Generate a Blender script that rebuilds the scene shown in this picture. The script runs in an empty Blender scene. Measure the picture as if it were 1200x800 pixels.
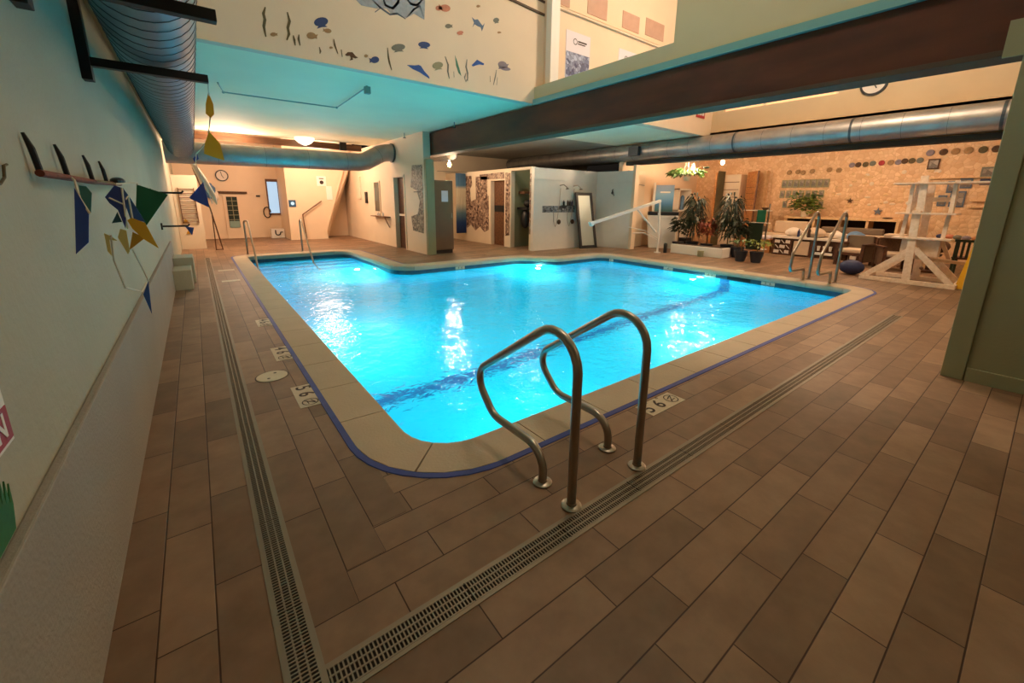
import bpy, bmesh, math, random
from mathutils import Vector, Matrix
random.seed(7)
S = bpy.context.scene
COL = S.collection
PI = math.pi
# ------------------------------------------------------------------ camera
F, CX, CY = 480.946, 604.0, 346.0          # focal length and principal point of a 1200x800 frame
RT = ((0.79467063, -0.60692263, 0.01197951), (-0.1269958, -0.18551405, -0.97440064), (0.59360817, 0.77280622, -0.22449919))
cam = bpy.data.cameras.new('camera'); co = bpy.data.objects.new('camera', cam); COL.objects.link(co)
cam.sensor_fit = 'HORIZONTAL'; cam.sensor_width = 36; cam.lens = F/1200*36
cam.shift_x = (600-CX)/1200; cam.shift_y = (CY-400)/1200
cam.clip_start = .05; cam.clip_end = 100
m3 = Matrix(((RT[0][0], -RT[1][0], -RT[2][0]), (RT[0][1], -RT[1][1], -RT[2][1]), (RT[0][2], -RT[1][2], -RT[2][2])))
co.matrix_world = Matrix.Translation((0, 0, 1.5)) @ m3.to_4x4()
S.camera = co
S.view_settings.view_transform = 'Standard'; S.view_settings.look = 'None'
S.view_settings.gamma = 1; S.view_settings.use_curve_mapping = False
S.view_settings.exposure = 1.02
try:
    S.cycles.use_denoising = True; S.cycles.max_bounces = 9; S.cycles.diffuse_bounces = 5
    S.cycles.glossy_bounces = 4; S.cycles.transmission_bounces = 6
    S.cycles.sample_clamp_indirect = 6; S.cycles.blur_glossy = 0.0
except Exception: pass
w = bpy.data.worlds.new('world'); S.world = w; w.use_nodes = True
w.node_tree.nodes['Background'].inputs[0].default_value = (.25, .20, .16, 1)
w.node_tree.nodes['Background'].inputs[1].default_value = .02
# ------------------------------------------------------------------ lights
def lamp(name, loc, power, col, size=.1, kind='POINT', rot=None, sy=None, spot=None):
    l = bpy.data.lights.new(name, kind); l.energy = power; l.color = col
    if kind == 'AREA':
        l.shape = 'RECTANGLE'; l.size = size; l.size_y = sy or size
    else: l.shadow_soft_size = size
    if kind == 'SPOT': l.spot_size = math.radians(spot); l.spot_blend = .8
    o = bpy.data.objects.new(name, l); COL.objects.link(o); o.location = loc
    if rot: o.rotation_euler = rot
    return o
WARM = (1, .72, .49); PEACH = (1, .67, .47); CYAN = (.30, 1.0, .80)
# underwater luminaires: three in view on the far walls, three flush in the near walls
for p, e in (((7.0, 8.18, -.50), 40), ((3.05, 10.5, -.48), 56), ((9.02, 4.97, -.50), 40)):
    lamp('underwater_light', p, e, CYAN, .05)
for p, e, r in (((2.6, 2.075, -.65), 38, (-PI/2, 0, PI)), ((6.2, 2.075, -.65), 48, (-PI/2, 0, PI)), ((.93, 6.0, -.6), 42, (0, -PI/2, 0))):
    lamp('underwater_light', p, e, CYAN, .3, 'AREA', r)
# entrance end (far left), very warm
lamp('entrance_light', (1.0, 14.3, 2.75), 125, PEACH, .45)
lamp('entrance_light', (3.4, 15.1, 2.85), 90, PEACH, .45)
# lounge alcove: two bulbs, then two fill lamps added for brightness
lamp('bulb_light', (12.4, 7.2, 2.62), 125, WARM, .07)
lamp('bulb_light', (12.4, 6.3, 2.66), 125, WARM, .07)
lamp('lounge_fill', (13.2, 3.2, 2.95), 66, WARM, .4)
lamp('lounge_fill', (13.2, -.6, 2.95), 34, WARM, .4)
# passage bulb by the tall cabinet
lamp('bulb_light', (6.15, 11.2, 2.42), 60, (1, .70, .45), .07)
lamp('passage_light', (6.9, 13.0, 2.7), 16, WARM, .1)
lamp('recessed_light', (7.6, 9.2, 3.1), 14, (1, .8, .6), .1)
# upper storey lamps
lamp('upper_light', (7.6, 2.8, 5.8), 215, (1, .77, .58), .35)
lamp('upper_light', (3.2, 2.4, 5.9), 70, (1, .78, .58), .5)
# dim lamp above the deck behind the camera
lamp('deck_light', (4.3, -2.3, 4.4), 21, (1, .74, .54), .3)
# ------------------------------------------------------------------ materials
def nt(name):
    m = bpy.data.materials.new(name); m.use_nodes = True
    return m, m.node_tree.nodes, m.node_tree.links, m.node_tree.nodes['Principled BSDF']
def lin(c): return tuple((x/12.92 if x <= .04045 else ((x+.055)/1.055)**2.4) for x in (v/255 for v in c))
def mat(name, rgb, rough=.6, metal=0, noise=0, scale=6, bump=0, bscale=40, emit=0, spec=.5, col2=None):
    """rgb in 0..255 sRGB"""
    m, N, L, b = nt(name)
    c = lin(rgb); b.inputs['Base Color'].default_value = (*c, 1)
    b.inputs['Roughness'].default_value = rough; b.inputs['Metallic'].default_value = metal
    b.inputs['Specular IOR Level'].default_value = spec
    if noise or col2:
        tc = N.new('ShaderNodeTexCoord'); n = N.new('ShaderNodeTexNoise'); n.inputs['Scale'].default_value = scale; n.inputs['Detail'].default_value = 5
        L.new(tc.outputs['Object'], n.inputs['Vector'])
        r = N.new('ShaderNodeValToRGB'); r.color_ramp.elements[0].position = .3; r.color_ramp.elements[1].position = .7
        k = lin(col2) if col2 else tuple(x*(1-noise) for x in c)
        r.color_ramp.elements[0].color = (*k, 1); r.color_ramp.elements[1].color = (*c, 1)
        L.new(n.outputs['Fac'], r.inputs[0]); L.new(r.outputs[0], b.inputs['Base Color'])
    if bump:
        tc = N.new('ShaderNodeTexCoord'); n = N.new('ShaderNodeTexNoise'); n.inputs['Scale'].default_value = bscale; n.inputs['Detail'].default_value = 4
        L.new(tc.outputs['Object'], n.inputs['Vector'])
        bp = N.new('ShaderNodeBump'); bp.inputs['Strength'].default_value = bump; bp.inputs['Distance'].default_value = .01
        L.new(n.outputs['Fac'], bp.inputs['Height']); L.new(bp.outputs[0], b.inputs['Normal'])
    if emit:
        b.inputs['Emission Color'].default_value = (*c, 1); b.inputs['Emission Strength'].default_value = emit
    return m
def mth(N, L, op, a, b=None, c=None):
    n = N.new('ShaderNodeMath'); n.operation = op
    for i, v in enumerate((a, b, c)):
        if v is None: continue
        if isinstance(v, (int, float)): n.inputs[i].default_value = v
        else: L.new(v, n.inputs[i])
    return n.outputs[0]
def floor_mat():
    m, N, L, b = nt('deck_tiles')
    tc = N.new('ShaderNodeNewGeometry'); sp = N.new('ShaderNodeSeparateXYZ'); L.new(tc.outputs['Position'], sp.inputs[0])
    X, Y = sp.outputs[0], sp.outputs[1]
    M = lambda *a: mth(N, L, *a)
    # where the planks run away from the camera (between wall and pool), stepped at the corner
    def box_(xm, ym): return M('MULTIPLY', M('LESS_THAN', X, xm), M('GREATER_THAN', Y, ym))
    mask = M('MAXIMUM', M('MAXIMUM', M('LESS_THAN', X, .148), box_(.309, 1.357)), M('MAXIMUM', box_(.475, 1.525), box_(.64, 1.695)))
    Xs = M('SUBTRACT', X, M('MULTIPLY', M('GREATER_THAN', X, .148), .1015)); Ys = M('SUBTRACT', Y, M('MULTIPLY', M('GREATER_THAN', Y, 1.15), .1065))
    def bricks(U, V, u0, v0, Lh, Hh, off, seed, three=False):
        v = M('DIVIDE', M('SUBTRACT', V, v0), Hh); row = M('FLOOR', v)
        par = M('MULTIPLY', M('FLOORED_MODULO', row, 2.0), off)
        if three:
            right = M('GREATER_THAN', X, .148)
            pl = M('MULTIPLY', M('SUBTRACT', 1.0, M('FLOORED_MODULO', row, 2.0)), .342)
            pr = M('SUBTRACT', .668, M('MULTIPLY', M('SUBTRACT', row, 2.0), .2765))
            par = M('ADD', M('MULTIPLY', pr, right), M('MULTIPLY', pl, M('SUBTRACT', 1.0, right)))
        u = M('ADD', M('DIVIDE', M('SUBTRACT', U, u0), Lh), par); col = M('FLOOR', u)
        fu = M('SUBTRACT', u, col); fv = M('SUBTRACT', v, row)
        du = M('MULTIPLY', M('MINIMUM', fu, M('SUBTRACT', 1.0, fu)), Lh)
        dv = M('MULTIPLY', M('MINIMUM', fv, M('SUBTRACT', 1.0, fv)), Hh)
        d = M('MINIMUM', du, dv)
        cv = N.new('ShaderNodeCombineXYZ'); L.new(row, cv.inputs[0]); L.new(col, cv.inputs[1]); cv.inputs[2].default_value = seed
        wn = N.new('ShaderNodeTexWhiteNoise'); L.new(cv.outputs[0], wn.inputs['Vector'])
        return d, wn.outputs['Value']
    d1, r1 = bricks(X, Ys, .032, .9175-.1655*20, .635, .1655, -.655, 1.0)      # running along X
    d2, r2 = bricks(Y, Xs, 1.766, -.292, .617, .1665, -.655, 5.0, True)
    def mix(a, b_): return M('ADD', M('MULTIPLY', a, M('SUBTRACT', 1.0, mask)), M('MULTIPLY', b_, mask))
    d = mix(d1, d2); r = mix(r1, r2)
    n = N.new('ShaderNodeTexNoise'); n.inputs['Scale'].default_value = 5.5; n.inputs['Detail'].default_value = 6; n.inputs['Roughness'].default_value = .6
    L.new(tc.outputs['Position'], n.inputs['Vector'])
    t = M('ADD', M('MULTIPLY', r, .45), M('MULTIPLY', n.outputs['Fac'], .75))
    cr = N.new('ShaderNodeValToRGB'); e = cr.color_ramp.elements
    e[0].position = .25; e[0].color = (*lin((108, 85, 64)), 1); e[1].position = .9; e[1].color = (*lin((152, 123, 97)), 1)
    e2 = cr.color_ramp.elements.new(.58); e2.color = (*lin((129, 102, 79)), 1)
    L.new(t, cr.inputs[0])
    mr = N.new('ShaderNodeMapRange'); mr.inputs['From Min'].default_value = .0017; mr.inputs['From Max'].default_value = .0034; L.new(d, mr.inputs['Value'])
    mx = N.new('ShaderNodeMix'); mx.data_type = 'RGBA'; L.new(mr.outputs[0], mx.inputs['Factor'])
    mx.inputs['A'].default_value = (*lin((58, 34, 20)), 1); L.new(cr.outputs[0], mx.inputs['B'])
    L.new(mx.outputs['Result'], b.inputs['Base Color'])
    b.inputs['Roughness'].default_value = .5; b.inputs['Specular IOR Level'].default_value = .35
    bp = N.new('ShaderNodeBump'); bp.inputs['Strength'].default_value = .5; bp.inputs['Distance'].default_value = .003
    L.new(M('ADD', mr.outputs[0], M('MULTIPLY', n.outputs['Fac'], .35)), bp.inputs['Height']); L.new(bp.outputs[0], b.inputs['Normal'])
    return m
def water_mat():
    m, N, L, b = nt('pool_water'); N.remove(b); out = N['Material Output']
    rf = N.new('ShaderNodeBsdfRefraction'); rf.inputs['IOR'].default_value = 1.33; rf.inputs['Roughness'].default_value = 0; rf.inputs['Color'].default_value = (.93, .99, 1, 1)
    gl = N.new('ShaderNodeBsdfGlossy'); gl.inputs['Roughness'].default_value = .03; gl.inputs['Color'].default_value = (.82, .82, .82, 1)
    fr = N.new('ShaderNodeFresnel'); fr.inputs['IOR'].default_value = 1.33
    mx = N.new('ShaderNodeMixShader'); L.new(fr.outputs[0], mx.inputs[0]); L.new(rf.outputs[0], mx.inputs[1]); L.new(gl.outputs[0], mx.inputs[2])
    tc = N.new('ShaderNodeNewGeometry')
    n1 = N.new('ShaderNodeTexNoise'); n1.inputs['Scale'].default_value = 9.5; n1.inputs['Detail'].default_value = 3; n1.inputs['Distortion'].default_value = .6
    n2 = N.new('ShaderNodeTexNoise'); n2.inputs['Scale'].default_value = 1.4; n2.inputs['Detail'].default_value = 2
    L.new(tc.outputs['Position'], n1.inputs['Vector']); L.new(tc.outputs['Position'], n2.inputs['Vector'])
    h = mth(N, L, 'ADD', mth(N, L, 'MULTIPLY', n1.outputs['Fac'], .35), mth(N, L, 'MULTIPLY', n2.outputs['Fac'], .9))
    bp = N.new('ShaderNodeBump'); bp.inputs['Strength'].default_value = .8; bp.inputs['Distance'].default_value = .042; L.new(h, bp.inputs['Height'])
    for x in (rf, gl, fr): L.new(bp.outputs[0], x.inputs['Normal'])
    L.new(mx.outputs[0], out.inputs['Surface'])
    return m
def duct_mat(name, rgb):
    m = mat(name, rgb, .42, .75, noise=.28, scale=3.5, bump=.15, bscale=12)
    return m
def cell_mat(name, c1, c2, scale, rough=.5, bump=.5, grout=None, dist=.01):
    """irregular mosaic / shells"""
    m, N, L, b = nt(name); tc = N.new('ShaderNodeTexCoord')
    v = N.new('ShaderNodeTexVoronoi'); v.inputs['Scale'].default_value = scale; L.new(tc.outputs['Object'], v.inputs['Vector'])
    v2 = N.new('ShaderNodeTexVoronoi'); v2.feature = 'DISTANCE_TO_EDGE'; v2.inputs['Scale'].default_value = scale; L.new(tc.outputs['Object'], v2.inputs['Vector'])
    s = N.new('ShaderNodeSeparateColor'); L.new(v.outputs['Color'], s.inputs[0])
    r = N.new('ShaderNodeValToRGB'); r.color_ramp.elements[0].color = (*lin(c1), 1); r.color_ramp.elements[1].color = (*lin(c2), 1); L.new(s.outputs[0], r.inputs[0])
    g = N.new('ShaderNodeMapRange'); g.inputs['From Max'].default_value = .06; L.new(v2.outputs['Distance'], g.inputs['Value'])
    mx = N.new('ShaderNodeMix'); mx.data_type = 'RGBA'; mx.inputs['A'].default_value = (*lin(grout or c1), 1); L.new(r.outputs[0], mx.inputs['B']); L.new(g.outputs[0], mx.inputs['Factor'])
    L.new(mx.outputs['Result'], b.inputs['Base Color']); b.inputs['Roughness'].default_value = rough
    bp = N.new('ShaderNodeBump'); bp.inputs['Strength'].default_value = bump; bp.inputs['Distance'].default_value = dist; L.new(v.outputs['Distance'], bp.inputs['Height']); bp.invert = True
    L.new(bp.outputs[0], b.inputs['Normal'])
    return m
def grad_mat(name, stops, z0, z1):
    m, N, L, b = nt(name); g = N.new('ShaderNodeTexCoord'); s = N.new('ShaderNodeSeparateXYZ'); L.new(g.outputs['Object'], s.inputs[0])
    r = N.new('ShaderNodeMapRange'); r.inputs['From Min'].default_value = z0; r.inputs['From Max'].default_value = z1; L.new(s.outputs[2], r.inputs['Value'])
    c = N.new('ShaderNodeValToRGB'); L.new(r.outputs[0], c.inputs[0]); E = c.color_ramp.elements
    E[0].position = stops[0][0]; E[0].color = (*lin(stops[0][1]), 1); E[1].position = stops[-1][0]; E[1].color = (*lin(stops[-1][1]), 1)
    for p, k in stops[1:-1]: x = E.new(p); x.color = (*lin(k), 1)
    L.new(c.outputs[0], b.inputs['Base Color']); b.inputs['Roughness'].default_value = .8
    return m
def wood_mat(name, c1, c2, sc=(1, 12, 12), rough=.5):
    m, N, L, b = nt(name); tc = N.new('ShaderNodeTexCoord'); mp = N.new('ShaderNodeMapping'); mp.inputs['Scale'].default_value = sc
    n = N.new('ShaderNodeTexNoise'); n.inputs['Scale'].default_value = 1.5; n.inputs['Detail'].default_value = 6
    L.new(tc.outputs['Object'], mp.inputs[0]); L.new(mp.outputs[0], n.inputs['Vector'])
    r = N.new('ShaderNodeValToRGB'); r.color_ramp.elements[0].position = .35; r.color_ramp.elements[1].position = .68
    r.color_ramp.elements[0].color = (*lin(c1), 1); r.color_ramp.elements[1].color = (*lin(c2), 1)
    L.new(n.outputs['Fac'], r.inputs[0]); L.new(r.outputs[0], b.inputs['Base Color']); b.inputs['Roughness'].default_value = rough
    return m
MT = dict(
 floor=floor_mat(), water=water_mat(),
 wall=mat('painted_block', (176, 172, 150), .75, noise=.10, scale=1.3, bump=.35, bscale=30),
 plinth=mat('rough_stucco', (156, 150, 140), .85, noise=.08, scale=2, bump=.4, bscale=55),
 cream=mat('cream_paint', (226, 208, 182), .7, noise=.06, scale=1.5, bump=.15, bscale=25),
 peach=mat('peach_paint', (232, 208, 178), .7, noise=.06, scale=1.5, bump=.2, bscale=25),
 ceil=mat('ceiling_paint', (242, 240, 208), .75, noise=.08, scale=.9, bump=.1, bscale=12),
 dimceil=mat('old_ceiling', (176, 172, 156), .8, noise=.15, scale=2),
 green=mat('pale_green_paint', (148, 146, 112), .6, noise=.06, scale=2, bump=.15),
 parapet=mat('sage_paint', (198, 192, 156), .65, noise=.05, scale=2),
 tanwall=mat('tan_paint', (206, 178, 140), .7, noise=.06, scale=2), teal=mat('teal_trim', (112, 168, 166), .5),
 beam=wood_mat('beam_paint', (66, 30, 13), (98, 50, 24), (2, .5, 2), .75),
 beamflange=mat('beam_flange', (84, 66, 50), .7, 0, noise=.2, scale=4),
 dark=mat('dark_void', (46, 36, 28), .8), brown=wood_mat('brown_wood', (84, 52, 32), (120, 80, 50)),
 white=mat('white_paint', (232, 228, 218), .5), black=mat('black_metal', (26, 26, 28), .5, .3),
 blackp=mat('black_plastic', (18, 18, 20), .45), steel=mat('brushed_steel', (166, 158, 146), .3, 1, noise=.12, scale=9),
 drain=mat('drain_steel', (142, 132, 115), .5, .6), drainpit=mat('drain_pit', (22, 17, 12), .9),
 coping=mat('coping_stone', (190, 172, 146), .7, noise=.10, scale=3, bump=.25, bscale=60), grout=mat('grout', (128, 112, 92), .9),
 blue=mat('blue_joint', (52, 74, 158), .55, noise=.25, scale=14),
 basin=mat('basin_plaster', (18, 198, 236), .8, noise=.03, scale=2.5),
 band=mat('band_tile', (52, 84, 104), .35, noise=.3, scale=7), lane=mat('lane_tile', (4, 96, 158), .5),
 marker=mat('marker_tile', (206, 192, 164), .5, noise=.12, scale=30), ink=mat('marker_ink', (48, 30, 22), .6),
 lid=mat('lid_plastic', (206, 194, 166), .5, noise=.08, scale=8),
 duct=duct_mat('spiral_duct', (118, 138, 148)), duct2=duct_mat('round_duct', (176, 172, 168)),
 seam=mat('duct_seam', (70, 78, 84), .5, .5),
 rust=mat('rusty_pipe', (134, 64, 48), .7, .2, noise=.4, scale=20), rope=mat('rope', (214, 206, 184), .8),
 tealpipe=mat('painted_pipe', (132, 160, 150), .6),
 red=mat('red_paint', (164, 34, 42), .5), wgreen=mat('leaf_green_paint', (44, 118, 52), .6, noise=.3, scale=30),
 glassblue=mat('pale_blue_glass', (150, 185, 215), .2, emit=.5), glassdark=mat('dark_glass', (54, 62, 56), .1),
 showertile=mat('white_tile', (222, 214, 202), .3, noise=.04), mirror=mat('mirror_glass', (176, 184, 176), .34, .5),
 checker=cell_mat('checker_tiles', (40, 44, 50), (170, 174, 176), 16, .3, .2),
 mosaic=cell_mat('plate_mosaic', (66, 28, 22), (204, 174, 150), 13, .45, .5, (66, 48, 38)),
 mosaicg=cell_mat('grey_mosaic', (60, 62, 56), (168, 166, 148), 20, .45, .4, (80, 80, 70)),
 shells=cell_mat('shell_wall', (212, 170, 128), (236, 202, 160), 8.5, .6, .6, (204, 162, 120), .03),
 cabinet=mat('brown_cabinet', (118, 88, 62), .5, noise=.08, scale=4),
 wood=wood_mat('orange_wood', (172, 112, 62), (206, 148, 92)), palewood=wood_mat('pale_wood', (206, 168, 120), (226, 192, 146)),
 darkwood=wood_mat('dark_wood', (66, 38, 24), (92, 56, 34)), liftwhite=mat('lift_enamel', (214, 214, 208), .35),
 chairwood=wood_mat('cream_painted_wood', (222, 198, 172), (238, 218, 198)),
 potdark=mat('dark_pot', (38, 44, 56), .4), soil=mat('soil', (60, 42, 28), .9), stem=mat('stem', (110, 88, 52), .8),
 leaf=mat('leaf', (92, 130, 62), .5, noise=.35, scale=9), leafdark=mat('dark_leaf', (34, 52, 30), .5, noise=.4, scale=9), leafred=mat('red_leaf', (150, 70, 44), .5, noise=.4, scale=12),
 leaflime=mat('lime_leaf', (140, 156, 56), .5, noise=.35, scale=9),
 cushion=mat('grey_cushion', (120, 104, 88), .9, noise=.12), cushionp=mat('pale_cushion', (206, 184, 158), .9, noise=.1),
 whitecloth=mat('white_cloth', (226, 216, 204), .9, noise=.06, scale=8, bump=.6, bscale=8), bluecloth=mat('blue_cloth', (98, 136, 176), .9, noise=.35, scale=8),
 wicker=mat('wicker', (110, 80, 56), .9, noise=.35, scale=26), navy=mat('navy_fabric', (30, 42, 84), .6), yellow=mat('yellow_plastic', (226, 172, 28), .4),
 bulb=mat('bulb_glow', (255, 206, 130), .5, emit=30), lampglow=mat('pool_lamp_glow', (225, 250, 255), .5, emit=3),
 skylight=mat('lit_pane', (255, 190, 140), .5, emit=.42), diffuser=mat('diffuser_glow', (255, 246, 225), .5, emit=.9),
 poster=mat('poster_paper', (222, 214, 220), .6), posterphoto=cell_mat('poster_photo', (54, 62, 100), (170, 180, 206), 15, .5, 0, (70, 60, 80)),
 posterblue=grad_mat('blue_poster', [(0, (70, 112, 96)), (.35, (78, 132, 176)), (.7, (130, 176, 206)), (1, (150, 170, 200))], 0, .96),
 photo=cell_mat('portrait_print', (40, 36, 36), (190, 176, 160), 9, .5, 0, (100, 90, 80)), film=mat('plastic_film', (236, 196, 168), .3, noise=.12, scale=2),
 curtain=grad_mat('curtain_cloth', [(0, (24, 38, 84)), (.18, (30, 60, 110)), (.34, (96, 124, 134)), (.5, (196, 184, 158)), (.74, (196, 184, 158)), (.8, (74, 112, 140)), (1, (62, 92, 122))], 0, 2.15),
 cabinet_pale=mat('faded_paper', (196, 158, 136), .7, noise=.12, scale=6), blue2=mat('sign_blue', (38, 82, 118), .5), clockface=mat('clock_face', (216, 204, 190), .5),
)
for k_, c_ in dict(olive=(96, 84, 52), grey=(118, 120, 108), green=(84, 138, 112), tan=(166, 132, 90), navy=(46, 70, 118), brown=(84, 58, 34), blue=(34, 84, 158), greygreen=(150, 150, 120), mauve=(140, 130, 140), coral=(206, 132, 104), steel=(96, 122, 150), palegrey=(160, 172, 182), slate=(96, 112, 132)).items():
    MT['p_'+k_] = mat('paint_'+k_, c_, .7, noise=.25, scale=14)
for k_, c_ in dict(blue=(44, 74, 158), teal=(62, 128, 128), navy=(44, 62, 132), teal2=(30, 82, 92), blue2=(48, 88, 148), green=(14, 96, 62), yellow=(214, 164, 34), gold=(186, 136, 26), cream=(206, 186, 112), blue3=(40, 84, 160)).items():
    MT['f_'+k_] = mat('pennant_'+k_, c_, .45)
# ------------------------------------------------------------------ mesh helpers (all in world coordinates)
class MB:
    def __init__(s): s.v = []; s.f = []
    def add(s, vs, fs):
        k = len(s.v); s.v += [tuple(p) for p in vs]; s.f += [tuple(i+k for i in f) for f in fs]; return s
    def box(s, x0, x1, y0, y1, z0, z1):
        return s.add([(x0, y0, z0), (x1, y0, z0), (x1, y1, z0), (x0, y1, z0), (x0, y0, z1), (x1, y0, z1), (x1, y1, z1), (x0, y1, z1)],
                     [(0, 3, 2, 1), (4, 5, 6, 7), (0, 1, 5, 4), (1, 2, 6, 5), (2, 3, 7, 6), (3, 0, 4, 7)])
    def bar(s, a, b, w, h, up=(0, 0, 1)):
        """rectangular bar from a to b, w across, h along up"""
        a, b = Vector(a), Vector(b); d = (b-a).normalized(); u = Vector(up)
        if abs(d.dot(u)) > .98: u = Vector((1, 0, 0))
        sd = d.cross(u).normalized(); u = sd.cross(d).normalized()
        o = [sd*(i*w/2)+u*(j*h/2) for i, j in ((-1, -1), (1, -1), (1, 1), (-1, 1))]
        return s.add([a+q for q in o]+[b+q for q in o], [(0, 1, 2, 3)[::-1], (4, 5, 6, 7), (0, 1, 5, 4), (1, 2, 6, 5), (2, 3, 7, 6), (3, 0, 4, 7)])
    def tube(s, pts, r, n=10, cap=True):
        P = [Vector(p) for p in pts]; R = r if isinstance(r, (list, tuple)) else [r]*len(P)
        ref = None; vs = []; fs = []
        for i, p in enumerate(P):
            t = (P[min(i+1, len(P)-1)]-P[max(i-1, 0)]).normalized()
            if ref is None: ref = t.orthogonal().normalized()
            ref = (ref-t*ref.dot(t)).normalized(); bn = t.cross(ref)
            for k in range(n):
                a = 2*PI*k/n; vs.append(p+(ref*math.cos(a)+bn*math.sin(a))*R[i])
        for i in range(len(P)-1):
            for k in range(n):
                fs.append((i*n+k, i*n+(k+1) % n, (i+1)*n+(k+1) % n, (i+1)*n+k))
        if cap: fs.append(tuple(range(n))[::-1]); fs.append(tuple((len(P)-1)*n+k for k in range(n)))
        return s.add(vs, fs)
    def lathe(s, c, prof, n=20, ax='z'):
        vs = []; fs = []; m = len(prof)
        for k in range(n):
            a = 2*PI*k/n
            for r, h in prof:
                q = (r*math.cos(a), r*math.sin(a), h)
                if ax == 'x': q = (h, q[0], q[1])
                elif ax == 'y': q = (q[1], h, q[0])
                vs.append((c[0]+q[0], c[1]+q[1], c[2]+q[2]))
        for k in range(n):
            for j in range(m-1): fs.append((k*m+j, ((k+1) % n)*m+j, ((k+1) % n)*m+j+1, k*m+j+1))
        fs.append(tuple(k*m for k in range(n))[::-1]); fs.append(tuple(k*m+m-1 for k in range(n)))
        return s.add(vs, fs)
    def prism(s, poly, d):
        """poly: 3-D points, extruded by vector d"""
        n = len(poly); d = Vector(d); P = [Vector(p) for p in poly]
        return s.add(P+[p+d for p in P], [tuple(range(n)), tuple(range(2*n-1, n-1, -1))]+[(i, n+i, n+(i+1) % n, (i+1) % n) for i in range(n)])
    def ball(s, c, rx, ry, rz, n=14, m=8, f=None):
        vs = []; fs = []
        for j in range(m+1):
            t = PI*j/m
            for k in range(n):
                a = 2*PI*k/n; v = Vector((math.sin(t)*math.cos(a), math.sin(t)*math.sin(a), math.cos(t)))
                if f: v = f(v)
                vs.append((c[0]+v.x*rx, c[1]+v.y*ry, c[2]+v.z*rz))
        for j in range(m):
            for k in range(n): fs.append((j*n+k, (j+1)*n+k, (j+1)*n+(k+1) % n, j*n+(k+1) % n))
        return s.add(vs, fs)
    def build(s, name, m, parent=None, smooth=False, bevel=0, origin=None):
        me = bpy.data.meshes.new(name)
        o3 = Vector(origin) if origin else (parent_world(parent) if parent else Vector((0, 0, 0)))
        me.from_pydata([tuple(Vector(v)-o3) for v in s.v], [], s.f); me.update()
        bm = bmesh.new(); bm.from_mesh(me); bmesh.ops.remove_doubles(bm, verts=bm.verts, dist=1e-6); bmesh.ops.recalc_face_normals(bm, faces=bm.faces); bm.to_mesh(me); bm.free()
        if smooth:
            for p in me.polygons: p.use_smooth = True
            try: me.set_sharp_from_angle(angle=math.radians(40))
            except Exception: pass
        me.materials.append(MT[m] if isinstance(m, str) else m)
        o = bpy.data.objects.new(name, me); COL.objects.link(o)
        if parent: o.parent = parent
        if origin and not parent: o.location = o3
        elif origin and parent: o.location = o3-parent_world(parent)
        if bevel:
            b = o.modifiers.new('b', 'BEVEL'); b.width = bevel; b.segments = 2; b.limit_method = 'ANGLE'
        return o
def parent_world(p):
    v = Vector(p.location)
    while p.parent: p = p.parent; v += Vector(p.location)
    return v
def tag(o, label, cat, group=None):
    o['label'] = label; o['category'] = cat
    if group: o['group'] = group
    return o
def thing(name, label, cat, loc, group=None):
    o = bpy.data.objects.new(name, None); o.empty_display_size = .1; COL.objects.link(o); o.location = loc
    return tag(o, label, cat, group)
def struct(name, mb, m, **k):
    o = mb.build(name, m, **k); o['kind'] = 'structure'; return o
def fillet(pts, rad, seg=8):
    """closed or open 2/3-D polyline with rounded corners; rad per point (0 = sharp)"""
    out = []; n = len(pts)
    for i, p in enumerate(pts):
        r = rad[i]
        if not r: out.append(Vector(p)); continue
        a, b, c = Vector(pts[i-1]), Vector(p), Vector(pts[(i+1) % n])
        u, v = (a-b).normalized(), (c-b).normalized(); ang = u.angle(v); t = r/math.tan(ang/2)
        p0, p1 = b+u*t, b+v*t; cen = b+(u+v).normalized()*(r/math.sin(ang/2))
        q0, q1 = p0-cen, p1-cen; tot = q0.angle(q1)
        for k in range(seg+1):
            s_ = k/seg; out.append(cen+(q0*math.sin((1-s_)*tot)+q1*math.sin(s_*tot))/math.sin(tot))
    return out
def text_mesh(txt, size, M, m, parent, name, ext=.001, bold=0):
    cu = bpy.data.curves.new(name, 'FONT'); cu.body = txt; cu.size = size; cu.extrude = ext; cu.offset = bold; cu.align_x = 'CENTER'; cu.align_y = 'CENTER'
    tmp = bpy.data.objects.new('tmp', cu); COL.objects.link(tmp)
    me = bpy.data.meshes.new_from_object(tmp.evaluated_get(bpy.context.evaluated_depsgraph_get()))
    bpy.data.objects.remove(tmp); me.materials.clear(); me.materials.append(MT[m])
    me.transform(Matrix.Translation(-parent_world(parent)) @ M if parent else M)
    me.name = name; o = bpy.data.objects.new(name, me); COL.objects.link(o)
    if parent: o.parent = parent
    return o
def frame(origin, xa, ya):
    """matrix placing text: local x -> xa, local y -> ya"""
    xa, ya = Vector(xa).normalized(), Vector(ya).normalized(); za = xa.cross(ya)
    return Matrix(((xa.x, ya.x, za.x, origin[0]), (xa.y, ya.y, za.y, origin[1]), (xa.z, ya.z, za.z, origin[2]), (0, 0, 0, 1)))
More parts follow.
